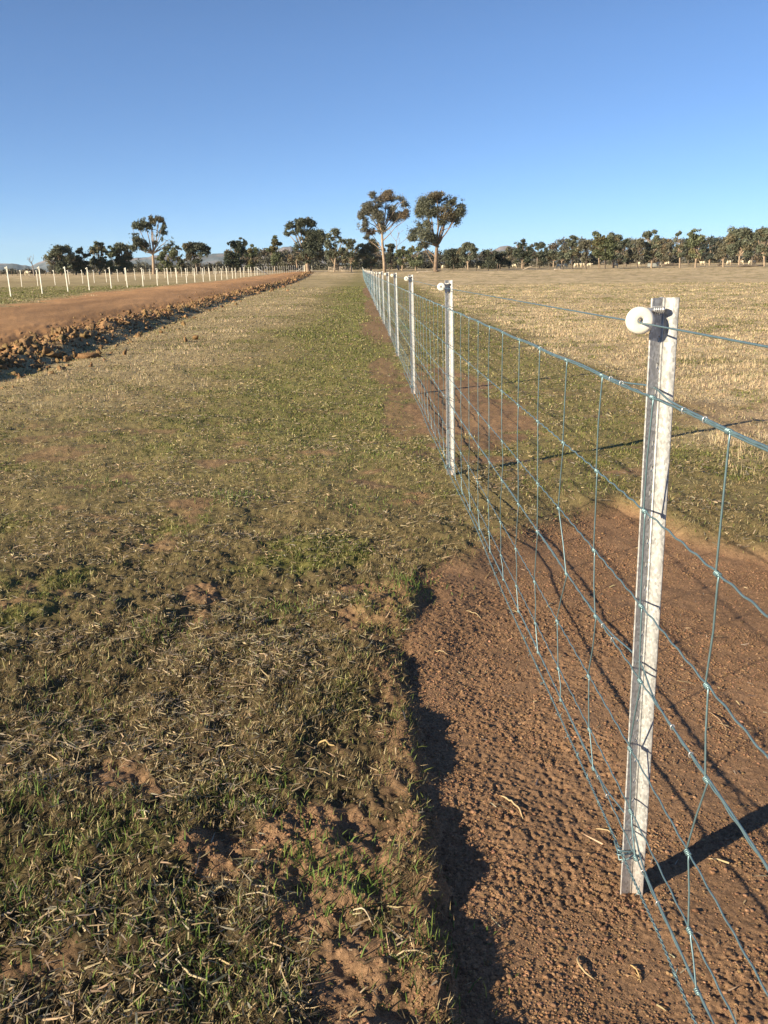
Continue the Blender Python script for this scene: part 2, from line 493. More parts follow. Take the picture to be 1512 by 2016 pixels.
def scatter():
    green_parts = []; dry_parts = []; litter_parts = []
    for (n, r0, r1, lg, A) in ((430000, 1.0, 3.6, False, 42.), (720000, 3.6, 80, True, 33.), (330000, .7, 12, True, -1.)):
        x, y, r = wedge(n, r0, r1, lg, A)
        b, tr, g, go = zones(x, y)
        clump = fbm(x, y, .10, 3, 5)
        # green blades
        p = g*(1-b)**1.5*(1-tr)*(.25+1.5*ss(.42, .6, clump))*.50+.05*(1-b)*(1-tr)
        k = rng.random(n) < p
        xx, yy, r_ = x[k], y[k], r[k]; m = len(xx)
        hk = px_w(r_, .08)
        c = jitter((.135, .155, .042), m, .4)
        yel = rng.random(m)[:, None] < .22; c = np.where(yel, jitter((.34, .31, .13), m, .3), c)
        green_parts.append(blades(xx, yy, rng.uniform(.010, .038, m)*np.minimum(hk, 1.6), rng.uniform(.0016, .0034, m)*px_w(r_, .34),
                                  rng.uniform(0, 2*math.pi, m), rng.uniform(.05, .95, m), rng.uniform(0, .9, m), c))
        # short dry blades and thatch
        x, y, r = wedge(n, r0, r1, lg, A)
        b, tr, g, go = zones(x, y)
        clump = fbm(x, y, .16, 3, 8)
        p = (.34+.5*go)*(1-b)**2*(1-tr)*(.35+1.3*ss(.38, .62, clump))*(1-.5*g)
        k = rng.random(n) < p
        xx, yy, r_, gg = x[k], y[k], r[k], go[k][:, None]; m = len(xx)
        pale = (rng.random((m, 1)) < .22)*1.; c = jitter((.25, .188, .096), m, .5)*(1-gg)*(1-pale)+pale*(1-gg)*jitter((.50, .41, .24), m, .25)+jitter((.50, .40, .25), m, .3)*gg
        dry_parts.append(blades(xx, yy, rng.uniform(.010, .034, m)*(1+.6*gg[:, 0]), rng.uniform(.0014, .003, m)*px_w(r_, .27),
                                rng.uniform(0, 2*math.pi, m), rng.uniform(.3, 1.35, m), rng.uniform(-.3, .5, m), c))
    # lying straw litter
    for (n, r0, r1, lg, A) in ((60000, 1.0, 3.6, False, 42.), (150000, 3.6, 40, True, 33.), (60000, .7, 12, True, -1.)):
        x, y, r = wedge(n, r0, r1, lg, A)
        b, tr, g, go = zones(x, y)
        dens = fbm(x, y, .5, 3, 7)
        p = np.maximum((1-b)**2, .02)*(1-tr)*(.18+1.1*ss(.42, .62, dens))*.8
        k = rng.random(n) < p
        xx, yy, r_ = x[k], y[k], r[k]; m = len(xx)
        br = rng.random((m, 1))
        c = np.where(br < .45, jitter((.52, .41, .25), m, .3), np.where(br < .78, jitter((.20, .15, .095), m, .35), jitter((.36, .31, .24), m, .25)))
        litter_parts.append(blades(xx, yy, rng.gamma(2.4, .0085, m)+.009, rng.uniform(.0018, .0046, m)*px_w(r_, .30),
                                   rng.normal(.15, 1.15, m)+math.pi*(rng.random(m) < .5), rng.uniform(1.30, 1.62, m), rng.uniform(-.35, .4, m), c,
                                   lift=rng.uniform(.004, .016, m)))
    # upright stubble bunches in the golden paddock and left of the track
    n = 5200
    cx, cy, r = wedge(n, 3.8, 75, True)
    b, tr, g, go = zones(cx, cy)
    k = rng.random(n) < np.clip(go*(.1+1.3*ss(.42, .6, fbm(cx, cy, 1.6, 3, 2)))*(1-b)*(1-tr), 0, 1)
    cx, cy, r = cx[k], cy[k], r[k]
    per = 20
    X = np.repeat(cx, per)+rng.normal(0, .05, len(cx)*per)*np.repeat(1+r*.03, per); Y = np.repeat(cy, per)+rng.normal(0, .05, len(cx)*per)*np.repeat(1+r*.03, per)
    rr = np.repeat(r, per); m = len(X)
    dry_parts.append(blades(X, Y, rng.uniform(.02, .085, m), rng.uniform(.0022, .004, m)*px_w(rr, .17), rng.uniform(0, 6.28, m),
                            np.abs(rng.normal(0, .22, m)), rng.uniform(-.1, .3, m), jitter((.56, .45, .29), m, .25)))
    # a handful of lush green tufts
    tufts = [(on_plane(460, 985), 260, .12), (on_plane(800, 1150), 260, .1), (on_plane(200, 960), 160, .12), (on_plane(740, 900), 160, .15),
             (on_plane(1060, 960), 120, .12), (on_plane(30, 1600), 200, .09), (on_plane(180, 1660), 260, .10), (on_plane(705, 1730), 260, .07),
             (on_plane(820, 1870), 160, .08), (on_plane(500, 1570), 160, .08), (on_plane(390, 1950), 180, .09), (on_plane(620, 1680), 140, .06),
             (on_plane(560, 1200), 160, .1), (on_plane(300, 1250), 140, .1), (on_plane(700, 1000), 140, .12), (on_plane(120, 1400), 180, .1),
             (on_plane(290, 1820), 200, .1), (on_plane(60, 1800), 200, .1), (on_plane(480, 1880), 200, .1)]
    for P, m, s in tufts:
        X = rng.normal(P[0], s, m); Y = rng.normal(P[1], s, m)
        green_parts.append(blades(X, Y, rng.uniform(.018, .052, m), rng.uniform(.002, .004, m), rng.uniform(0, 6.28, m), np.abs(rng.normal(.2, .4, m)),
                                  rng.uniform(0, .9, m), jitter((.13, .19, .045), m, .35)))
    # fringe hanging over the small bank
    m = 1500
    Y = rng.uniform(1.0, 4.3, m); X = edge_x(Y)+(fbm(edge_x(Y), Y, .22, 3, 2)-.5)*.14+rng.normal(-.03, .035, m)
    c = np.where(rng.random((m, 1)) < .35, jitter((.12, .15, .04), m, .3), jitter((.25, .18, .10), m, .4))
    dry_parts.append(blades(X, Y, rng.uniform(.012, .05, m), rng.uniform(.0014, .003, m), rng.uniform(0, 6.28, m), rng.uniform(.3, 1.5, m), rng.uniform(0, .6, m), c))
    emit('grass', green_parts, M_grass, 'short green winter grass growing in patches over the paddock', 'grass')
    emit('dry_grass', dry_parts, M_grass, 'dry golden grass and stubble covering the paddock', 'dry grass')
    emit('straw_litter', litter_parts, M_grass, 'broken straw lying flat over the grass and soil', 'straw')


scatter()


def rock_variants(n=6, k=2, rough=.3):
    import bmesh
    out = []
    for i in range(n):
        bm = bmesh.new(); bmesh.ops.create_icosphere(bm, subdivisions=k, radius=1)
        V = np.array([v.co[:] for v in bm.verts]); F = np.array([[v.index for v in f.verts] for f in bm.faces]); bm.free()
        o = i*13.7
        d = fbm(V[:, 0]*1.3+o, V[:, 1]*1.3+V[:, 2]*1.9+o, .8, 3, i)-.5
        d2 = fbm(V[:, 2]*2+o, V[:, 0]*2-V[:, 1]+o, .6, 3, i+3)-.5
        V = V*(1+rough*2.6*(d+d2*.7))[:, None]*np.array([1, .62+.06*i, .5+.05*i])
        out.append((V, F))
    return out


def crumbs():
    var = rock_variants(5, 1, .35)
    n = 230000
    x = rng.uniform(-.6, 2.4, n); y = 1.0+rng.random(n)**1.5*4.5
    x2, y2 = rng.uniform(-1, .3, 6000), 1.0+rng.random(6000)*3
    x = np.concatenate([x, x2]); y = np.concatenate([y, y2]); n = len(x)
    b = zones(x, y)[0]
    k = (rng.random(n) < np.clip(b*(.25+1.1*ss(.4, .6, fbm(x, y, .25, 3, 6))), .03, 1))
    x, y = x[k], y[k]; n = len(x)
    s = np.minimum(rng.gamma(1.3, .0010, n)+.0016, .011)
    z = terrain(x, y)+s*.15
    Vs = []; Fs = []; Cs = []; o = 0
    vid = rng.integers(0, 5, n)
    for v in range(5):
        V, F = var[v]; m = vid == v; c = m.sum()
        a = rng.uniform(0, 6.28, c); ca, sa = np.cos(a)[:, None], np.sin(a)[:, None]
        VX = V[None, :, 0]*ca-V[None, :, 1]*sa; VY = V[None, :, 0]*sa+V[None, :, 1]*ca
        W = np.stack([VX*1.1, VY, np.broadcast_to(V[None, :, 2]*.8, VX.shape)], -1)*s[m][:, None, None]+np.stack([x[m], y[m], z[m]], 1)[:, None]
        Vs.append(W.reshape(-1, 3)); Fs.append((F[None]+np.arange(c)[:, None, None]*len(V)).reshape(-1, 3)+o); o += c*len(V)
        Cs.append(np.repeat(jitter((.275, .165, .098), c, .32), len(V), 0))
    me = mesh_np('soil_crumbs', np.concatenate(Vs), [np.concatenate(Fs)], M_clod, np.concatenate(Cs), False)
    tag(obj('soil_crumbs', me), 'small crumbs of red soil scattered over the bare strip', 'soil crumbs', kind='stuff')


crumbs()


# ------------------------------------------------------------------ windrow of clods beside the track
def clods():
    var = rock_variants(8, 2, .85)
    mes = []
    for i, (V, F) in enumerate(var):
        c = jitter((.27, .168, .090), 1, .3)
        mes.append(mesh_np('clod', V, [F], M_clod, np.repeat(c, len(V), 0), False))
    n = 16000
    y = 8*(200/8.)**rng.random(n)
    w = np.where(rng.random(n) < .12, .65, .34)
    x = berm_x(y)+rng.normal(.05, 1, n)*w*np.where(rng.random(n) < .1, 1.8, 1)
    off_ = rng.random(n) < .13; x = np.where(off_, berm_x(y)-np.abs(rng.normal(.8, .7, n)), x)
    s = np.minimum(rng.gamma(1.05, .015, n)+.005, .125)*(1+ss(20, 100, y)*.8)
    s = np.where(off_, np.minimum(s, .045), s)
    vis = (x/y > -.53)
    x, y, s = x[vis], y[vis], s[vis]
    lone = [((94, 705), .11), ((150, 702), .09), ((385, 668), .085), ((365, 672), .07), ((246, 700), .06), ((195, 700), .075), ((130, 708), .07)]
    rank = np.argsort(-(s/y))
    z = terrain(x, y)+s*.25
    for (p, sz) in lone:
        P = on_plane(*p); o = obj('soil_clod', mes[len(p) % 8]); o.location = (P[0], P[1], float(terrain(P[0], P[1]))+sz*.5)
        o.scale = (sz, sz*.9, sz*.95); o.rotation_euler = (rng.random()*3, rng.random()*3, rng.random()*6)
        tag(o, 'lone orange clod of earth on the grass just below the heaped row', 'clod', 'lone clods at the foot of the heaped row')
    for i in rank[:290]:
        o = obj('soil_clod', mes[rng.integers(8)]); o.location = (x[i], y[i], z[i]); o.scale = (s[i]*1.1, s[i], s[i]*.9)
        o.rotation_euler = tuple(rng.uniform(0, 6.28, 3))
        tag(o, 'rough orange clod of earth heaped in the row along the dirt track', 'clod', 'clods heaped along the dirt track')
    rest = rank[290:]
    mb_V = []; mb_F = []; C = []; o = 0
    x, y, z, s = x[rest], y[rest], z[rest], s[rest]
    vid = rng.integers(0, 8, len(x))
    for v in range(8):
        V, F = var[v]; m = vid == v; c = m.sum()
        Q = rng.normal(size=(c, 3, 3)); Q = np.linalg.qr(Q)[0]
        W = np.einsum('cij,vj->cvi', Q, V)*s[m][:, None, None]+np.stack([x[m], y[m], z[m]], 1)[:, None]
        mb_V.append(W.reshape(-1, 3)); mb_F.append((F[None]+np.arange(c)[:, None, None]*len(V)).reshape(-1, 3)+o); o += c*len(V)
        C.append(np.repeat(jitter((.25, .158, .086), c, .4), len(V), 0))
    me = mesh_np('soil_rubble', np.concatenate(mb_V), [np.concatenate(mb_F)], M_clod, np.concatenate(C), False)
    tag(obj('soil_rubble', me), 'smaller earth lumps filling the heaped row beside the track', 'rubble', kind='stuff')


clods()


# ------------------------------------------------------------------ steel posts
ARM = .031; TH = .0042; PH = 1.455   # arm length, thickness, height above the soil


def post_mesh(holes=True, height=PH, sink=.22, material=None):
    """Y-section picket: a holed stem towards -x, two wings towards +x"""
    mb = MB()
    z0, z1 = -sink, height
    # wings
    for a in (math.radians(-60), math.radians(60)):
        d = np.array([math.cos(a), math.sin(a)]); p = np.array([-d[1], d[0]])
        L = ARM
        rows = []
        q = [d*0-p*TH/2, d*L-p*TH/2, d*(L+.0015)+p*0, d*L+p*TH/2, d*0+p*TH/2]
        V = [[*u, z] for z in (z0, z1) for u in q]
        k = 5
        F = [[i, (i+1) % k, k+(i+1) % k, k+i] for i in range(k)]
        mb.add(V, F)
        mb.add([[*u, z1] for u in q], [[0, 1, 3, 4]], [[1, 2, 3]])
    # stem as cells, each with an octagonal hole
    t = TH/2
    pitch = .055
    n = int((z1-z0)/pitch)
    zc = z1-pitch*.7
    xs0, xs1 = -ARM, .001
    hx = -.0085
    cells = []
    z = z1
    first = True
    while z > z0+.001:
        zb = max(z-pitch, z0); cells.append((zb, z)); z = zb
    for (za, zb) in cells:
        zm = (za+zb)/2; hr = .0046; hz = .0068
        if not holes or zb-za < pitch*.9 or za < .04 or int(round((z1-za)/pitch)) in (5, 13):
            mb.add([[xs0, -t, za], [xs1, -t, za], [xs1, -t, zb], [xs0, -t, zb]], [[0, 1, 2, 3]])
            mb.add([[xs0, t, za], [xs1, t, za], [xs1, t, zb], [xs0, t, zb]], [[3, 2, 1, 0]])
            continue
        an = np.arange(8)*math.pi/4+math.pi/8
        inner = [(hx+hr*math.cos(a), zm+hz*math.sin(a)) for a in an]
        # outer ring matched to the octagon corners
        outer = [(xs1, zb-(zb-za)*.35), (hx+.004, zb), (hx-.004, zb), (xs0, zb-(zb-za)*.35), (xs0, za+(zb-za)*.35), (hx-.004, za), (hx+.004, za), (xs1, za+(zb-za)*.35)]
        corners = [((xs1, zb), 0, 1), ((xs0, zb), 2, 3), ((xs0, za), 4, 5), ((xs1, za), 6, 7)]
        for yy, flip in ((-t, False), (t, True)):
            V = [[a, yy, b] for a, b in inner+outer]+[[c[0][0], yy, c[0][1]] for c in corners]
            Q = []; Tr = []
            for i in range(8):
                j = (i+1) % 8; Q.append([i, 8+i, 8+j, j])
            for ci, (c, i, j) in enumerate(corners): Tr.append([8+i, 16+ci, 8+j])
            Q = np.array(Q); Tr = np.array(Tr)
            if flip: Q = Q[:, ::-1]; Tr = Tr[:, ::-1]
            mb.add(V, Q, Tr)
        V = [[a, -t, b] for a, b in inner]+[[a, t, b] for a, b in inner]
        mb.add(V, [[i, (i+1) % 8, 8+(i+1) % 8, 8+i] for i in range(8)])
    mb.add([[xs0, -t, z0], [xs0-.0012, 0, z0], [xs0, t, z0], [xs0, -t, z1], [xs0-.0012, 0, z1], [xs0, t, z1]], [[0, 3, 4, 1], [1, 4, 5, 2]])
    mb.add([[xs0, -t, z1], [xs1, -t, z1], [xs1, t, z1], [xs0, t, z1]], [[0, 1, 2, 3]])
    # rolled bead along the joint of stem and wings
    mb.tube([[-.001, -t-.0006, z0], [-.001, -t-.0006, z1]], .0026, 6)
    return mb.mesh('fence_post', material or M_galv)


def insulator_mesh():
    mb = MB()
    prof = [(.0052, -.011), (.0105, -.0125), (.020, -.0125), (.0250, -.0105), (.0272, -.007), (.0262, -.003), (.0245, 0), (.0262, .003), (.0272, .007),
            (.0250, .0105), (.020, .0125), (.0105, .0125), (.0052, .011)]
    k = 32
    V = []
    for r_, yy in prof:
        for i in range(k):
            a = 2*math.pi*i/k; V.append([r_*math.cos(a), yy, r_*math.sin(a)])
    n = len(prof)
    F = [[i*k+j, i*k+(j+1) % k, ((i+1) % n)*k+(j+1) % k, ((i+1) % n)*k+j] for i in range(n) for j in range(k)]
    mb.add(V, F)
    return mb.mesh('insulator', M_ins, True)


def bolt_mesh():
    mb = MB()
    mb.tube([[-.038, 0, .002], [-.030, 0, .003], [.004, 0, .004]], .0052, 10)
    mb.tube([[-.002, -.004, .004], [.003, -.004, .004]], .0062, 6)
    # twisted wire holding it
    t = np.linspace(0, 1, 60)
    a = t*2*math.pi*5
    mb.tube(np.stack([-.018+.020*t+.001*np.cos(a*3), .0062*np.cos(a), .003+.0068*np.sin(a)], 1), .0014, 5)
    mb.tube([[-.030, -.001, .0], [-.036, -.011, -.006], [-.042, -.0135, -.013]], .0024, 6)
    mb.tube([[-.030, .001, .0], [-.036, .011, -.006], [-.042, .0135, -.013]], .0024, 6)
    return mb.mesh('bolt', M_bolt, True)


ME_post = post_mesh(); ME_post2 = post_mesh(True, 1.372); ME_ins = insulator_mesh(); ME_bolt = bolt_mesh()
INS_OFF = (-.055, -.026, -.042)     # insulator centre relative to the post's foot, on its stem side
BOLT_OFF = (-.008, -.018, -.026)


def add_post(parent, x, y, z, leanx, leany=0., rz=0., name='fence_post', me=None, ins=True, hgt=PH):
    p = obj(name, me or ME_post, parent)
    p.location = (x, y, z); p.rotation_euler = (leany, leanx, rz)
    if ins:
        cr_, sr_ = math.cos(-rz), math.sin(-rz)
        for nm, m_, of in (('insulator', ME_ins, INS_OFF), ('bolt', ME_bolt, BOLT_OFF)):
            i = obj(nm, m_, p); i.location = (of[0]*cr_-of[1]*sr_, of[0]*sr_+of[1]*cr_, of[2]+hgt); i.rotation_euler = (0, 0, -rz)
    return p


fence = empty('wire_fence', (.62, 1.79, -.06))
tag(fence, 'long galvanised steel post and hinged joint wire mesh fence running into the distance', 'fence')
fence_inv = Matrix.Translation(Vector((-.62, -1.79, .06)))
SP = 4.375
RZ = R(23)
base_x = {0: .650, 1: .632, 2: .630, 3: .632, 4: .645}
lean = {0: -.023, 1: -.0135, 2: -.020, 3: -.020, 4: -.027}
base_z = {0: -.068, 1: .0, 2: .012, 3: .02, 4: .02}
NP = 37
posts = []
for k in range(-1, NP):
    y = 1.79+SP*k if k > 0 else (1.79 if k == 0 else 1.79-SP)
    if k == 1: y = 6.02
    if k == 2: y = 10.42
    bx = base_x.get(k, .635+rng.normal(0, .006)); ln = lean.get(k, -.022+rng.normal(0, .006))
    bz = base_z.get(k, float(terrain(bx, y, False)))
    posts.append((bx, y, bz, ln))
    add_post(fence, bx-.62, y-1.79, bz+.06, ln, rng.normal(0, .004) if k > 0 else 0, RZ, me=ME_post if k < 1 else ME_post2, hgt=PH if k < 1 else 1.372)
PY = np.array([p[1] for p in posts]); PXb = np.array([p[0] for p in posts]); PZ = np.array([p[2] for p in posts]); PL = np.array([p[3] for p in posts])


def fx(y, z):   # x of the netting plane at height z above the datum (touches the stem edges)
    b = np.interp(y, PY, PXb); l = np.interp(y, PY, PL)
    return b+l*z-ARM*math.cos(RZ)-.0035


def fz(y):      # datum height along the fence
    return np.interp(y, [-5, 12, 14, 1000], [0, 0, 0, 0])+np.where(y > 20, terrain(np.full(np.shape(y), .62), y, False), 0)*ss(20, 40, y)


WZ = [1.192, .948, .735, .564, .366, .216, .127]
KOFF = np.array([.0, .018, .008, -.006, .034, .012, -.045])
Y0 = 1.707
PITCHY = .3725
Yend = posts[-1][1]
LOC = np.array([.62, 1.79, -.06])


def wire_pts(z, ys, amp=.0016, ph=0.):
    zz = z+fz(ys)+amp*np.sin(ys*2*math.pi/.075+ph)*(ys < 14)
    return np.stack([fx(ys, z), ys, zz], 1)


near_y = np.concatenate([np.arange(-2.58, 14, .012), np.arange(14, 40, .4), np.arange(40, Yend, 2.), [Yend]])
for wi, z in enumerate(WZ):
    mb = MB()
    P = wire_pts(z, near_y, .0018 if wi not in (0,) else .0012, wi)
    mb.tube(P-LOC, .0020, 6, False)
    mb.build('line_wire', M_wire, fence, True)
# support wires threaded through the posts, clipped to the netting
yy_s = np.concatenate([np.arange(-2.58, 30, .03), np.arange(30, 60, .3), np.arange(60, Yend, 2.), [Yend]])
for z, off in ((1.192, .008), (1.192, -.006), (.564, .006), (.127, .006)):
    mb = MB()
    dpost = np.min(np.abs(yy_s[:, None]-PY[None]), 1)
    side = np.exp(-(dpost/.12)**2) if off > 0 else 0
    P = np.stack([fx(yy_s, z)+.0005+.022*side, yy_s, z+fz(yy_s)+off*(.35+1.1*side)+.002*np.sin(yy_s*9+z*5)], 1)
    mb.tube(P-LOC, .0021, 6, False)
    mb.build('support_wire', M_wire, fence, True)
# clips
mb = MB()
for z, (a, b) in ((1.192, (-.25, .14)), (.564, (-.29, .13)), (.127, (-.17, .12))):
    for py in PY[:5]:
        for extra in (a, a-.10, b, b+.085, b+.9, a-1.1):
            y = py+extra
            t = np.linspace(0, 2*math.pi, 11)
            c = np.array([fx(y, z), y, z+.001])
            mb = MB(); mb.tube(c+np.stack([.0042*np.cos(t), 0*t, .0062*np.sin(t)], 1)-LOC, .0013, 5, False)
            mb.build('wire_clip', M_bolt, fence, True)

stay_ys = np.arange(-6, 1000)*PITCHY+Y0
stay_ys = stay_ys[(stay_ys > -.6) & (stay_ys < Yend)]
rest = MB()


def knot(mb, c, detail):
    if detail:
        t = np.linspace(0, 1, 34); a = t*2*math.pi*3.2
        mb.tube(c+np.stack([.0040*np.cos(a), -.0075+.015*t, .0040*np.sin(a)], 1)-LOC, .0017, 6)
        mb.tube(np.stack([c+[0, -.0085, 0], c+[0, .0085, 0]])-LOC, .0028, 6)
    else:
        mb.tube(np.stack([c+[0, -.008, 0], c+[0, .008, 0]])-LOC, .0046, 5)


for i, y in enumerate(stay_ys):
    mb = MB() if i < 99 else rest
    off = KOFF+(rng.normal(0, .006, 7) if i > 4 else 0)
    if i > 6 and rng.random() < .12: off = off+np.array([0, 0, rng.normal(0, .03), rng.normal(0, .03), 0, 0, 0])
    for w in range(7):
        yk = y+off[w]
        c = np.array([fx(yk, WZ[w])-.002, yk, WZ[w]+float(fz(np.array(yk)))])
        if i < 60: knot(mb, c, i < 16)
        if w < 6:
            yn = y+off[w+1]
            c2 = np.array([fx(yn, WZ[w+1])-.002, yn, WZ[w+1]+float(fz(np.array(yn)))])
            if i < 99:
                # each piece hangs on the near side of one knot and lands on the far side of the next
                a = c+[0, -.007, -.001]; b = c2+[0, .006, .002]
                m1 = a*.93+b*.07+[-.001, -.001, 0]; bow = (a+b)/2+[rng.normal(0, .0015), rng.normal(0, .0025), 0]
                mb.tube(np.stack([a+[0, .004, .003], a, m1, bow, b*.95+a*.05, b])-LOC, .0019, 6, False)
            else:
                mb.tube(np.stack([c, c2])-LOC, .0019, 3, False)
    if i < 99: mb.build('stay_wire', M_wire, fence, True)
o = rest.build('stay_wire', M_wire, fence); o['kind'] = 'stuff'

# barbed wire at the foot
mb = MB()
ys = np.concatenate([np.arange(-2.58, 12, .004), np.arange(12, 30, .05), np.arange(30, Yend, 1.)])


def barb_path(ys):
    bx = fx(ys, .05)-.002
    z = np.interp(ys, [-3, 1.3, 1.5, 1.77, 2.36, 3.07, 4.08, 4.7, 5.6, 6.2], [.06, .062, .075, .066, .054, .060, .080, .085, .08, .065])
    return np.stack([bx+.004*np.sin(ys*3.1), ys, z+fz(ys)], 1)


P = barb_path(ys)
tw = ys*2*math.pi/.03
for ph in (0, math.pi):
    mb.tube(P+np.stack([.0019*np.cos(tw+ph), 0*tw, .0019*np.sin(tw+ph)], 1)*(ys < 12)[:, None]-LOC, .0016, 5, False)
by = -.5
while by < 12:
    by += .118
    c = barb_path(np.array([by]))[0]
    t = np.linspace(0, 1, 16); a = t*2*math.pi*2.5
    mb.tube(c+np.stack([.0028*np.cos(a), -.004+.008*t, .0028*np.sin(a)], 1)-LOC, .0012, 4)
    for sg in (1, -1):
        v = np.array([rng.normal(0, 1), rng.normal(0, .4), rng.normal(0, 1)]); v = v/np.linalg.norm(v)*.017
        mb.tube(np.stack([c-v*.1, c+v*sg])-LOC, [.0014, .0006], 4)
mb.build('barbed_wire', M_wire, fence, False)
# ties that hold barb and netting to the nearest posts
for k in range(1, 5):
    bx, py, bz, ln = posts[k]
    tie = MB()
    c = np.array([bx-.020, py-.012, .055 if k == 1 else .07])
    t = np.linspace(0, 1, 40); a = t*2*math.pi*2.0
    tie.tube(c+np.stack([.018*np.cos(a)-.006, .007*np.sin(a), .010*np.sin(a*.5)+.012*t], 1)-LOC, .0021, 6)
    tie.tube(c+np.array([[-.024, .03, .016], [-.020, .01, .0], [-.022, -.012, -.008], [-.004, -.016, -.004], [.016, -.014, .010], [.030, -.012, -.004]])-LOC, .0022, 6)
    tie.build('wire_tie', M_wire, fence, True)

# electric wire through the insulators
pts = []
for (bx, py, bz, ln) in posts:
    Mx = Matrix.Rotation(ln, 4, 'Y'); v = Mx@Vector((INS_OFF[0], INS_OFF[1], INS_OFF[2]+(PH if py < 3 else 1.372)))
    pts.append([bx+v.x, py+v.y, bz+v.z])
pts = np.array(pts)
ye = np.concatenate([np.arange(-2.58, 30, .1), np.arange(30, Yend, 1.)])
mb = MB()
mb.tube(np.stack([np.interp(ye, pts[:, 1], pts[:, 0]), ye, np.interp(ye, pts[:, 1], pts[:, 2])-.004], 1)-LOC, .0019, 6)
mb.build('electric_wire', M_wire, fence, True)

# ------------------------------------------------------------------ unwired white posts beyond the track
ME_wpost = post_mesh(False, 1.40, material=simple('white_coated_steel', (.74, .72, .64), .5, ((3, .06),)))
ME_gpost = post_mesh(False, 1.40)


def wpost(x, y, label, group, brace=None, s=1., thick=1.15, far=False):
    z = float(terrain(x, y, False))
    root = empty('steel_post', (x, y, z))
    tag(root, label, 'post', group)
    lx = rng.normal(-.005, .012)
    p = obj('picket', ME_gpost if far else ME_wpost, root); p.rotation_euler = (rng.normal(0, .01), lx, rng.normal(0, .08)); p.scale = (thick, thick, s)
    i = obj('insulator', ME_ins, root); i.location = (-.065+lx*1.33, -.012, 1.33*s); i.scale = (1.35, 1.6, 1.35)
    if brace:
        mb = MB(); mb.tube([[0, 0, 1.15], [brace, .4, .0]], .045, 8); mb.build('brace', M_galv, root, True)
    return root


G1 = 'unwired white posts beyond the dirt track'
for k in range(25):
    lab = f'white steel post, {ordinal(k+1)} from left, front row beyond dirt track'
    wpost(-16.9+rng.normal(0, .06), 43+4.39*k, lab, G1, 1.9 if k == 24 else None)
for k in range(42):
    lab = f'white steel post, {ordinal(k+1)} from left, back row beyond dirt track'
    wpost(-29.3+rng.normal(0, .08), 72.6+4.39*k, lab, G1, thick=1.05)
for k in range(22):
    t = k/21
    lab = f'far white steel post, {ordinal(k+1)} from left, row ending at the braced strainer'
    if k == 21: lab = 'thick white strainer post with a slanting brace at the end of the far post row'
    wpost(-17.6+5.6*t, 152+42*t, lab, G1, -1.9 if k == 21 else None, thick=1.0 if k < 21 else 3.2, far=k < 21)
P = at_dist(614, 530, 190); wpost(P[0], P[1], 'lone white post standing between the braced strainer and the timber gate', None)

# ------------------------------------------------------------------ trees
def leaves(clumps, n, size, base, seed, sag=.25, gap=.42):
    """clumps: (cx,cy,cz,rx,ry,rz). returns V,F,C of many small leaf sprays"""
    g = np.random.default_rng(seed)
    vol = np.array([c[3]*c[5] for c in clumps]); pr = vol/vol.sum()
    cid = g.choice(len(clumps), n, p=pr); cl = np.array(clumps)[cid]
    d = g.normal(size=(n, 3)); d /= np.linalg.norm(d, axis=1)[:, None]
    rad = np.abs(g.normal(.66, .22, n))
    p = cl[:, :3]+d*rad[:, None]*cl[:, 3:6]
    # holes and lobes
    w = cl[:, 3]
    nz = fbm(p[:, 0]+p[:, 1]*.25+seed, p[:, 2]*1.15+p[:, 1]*.2+seed*.3, 1.25, 4, seed % 8, .6)
    k = nz > gap+.05
    k &= (g.random(n) < .96)
    p = p[k]; n = len(p); cid = cid[k]
    s = size*g.uniform(.6, 1.35, n)
    a = g.normal(size=(n, 3)); a[:, 2] -= sag*2; a /= np.linalg.norm(a, axis=1)[:, None]
    b = np.cross(a, g.normal(size=(n, 3))); b /= np.linalg.norm(b, axis=1)[:, None]+1e-9
    a = a*s[:, None]; b = b*(s*.42)[:, None]
    V = np.stack([p-a*.5, p+b*.5, p+a*.5, p-b*.5], 1).reshape(-1, 3)
    F = np.arange(n)[:, None]*4+np.array([[0, 1, 2, 3]])
    tone = g.uniform(.75, 1.25, len(clumps))[cid][:, None]
    brown = (g.random(len(clumps)) < .14)[cid][:, None]
    c = np.array(base)[None]*tone*g.uniform(.7, 1.3, (n, 1))
    c = np.where(brown, c*np.array([1.25, 1.0, .9]), c)
    return V, F, np.repeat(c, 4, 0)


def limb(mb, a, b, r0, r1, g, wob=.05, n=6, k=6):
    a = np.array(a, float); b = np.array(b, float)
    t = np.linspace(0, 1, n)[:, None]
    L = np.linalg.norm(b-a)
    off = np.cumsum(g.normal(0, wob*L/n, (n, 3)), 0); off -= off*0+off[-1]*t; off[0] = 0
    P = a*(1-t)+b*t+off
    mb.tube(P, np.linspace(r0, r1, n), k)
    return P


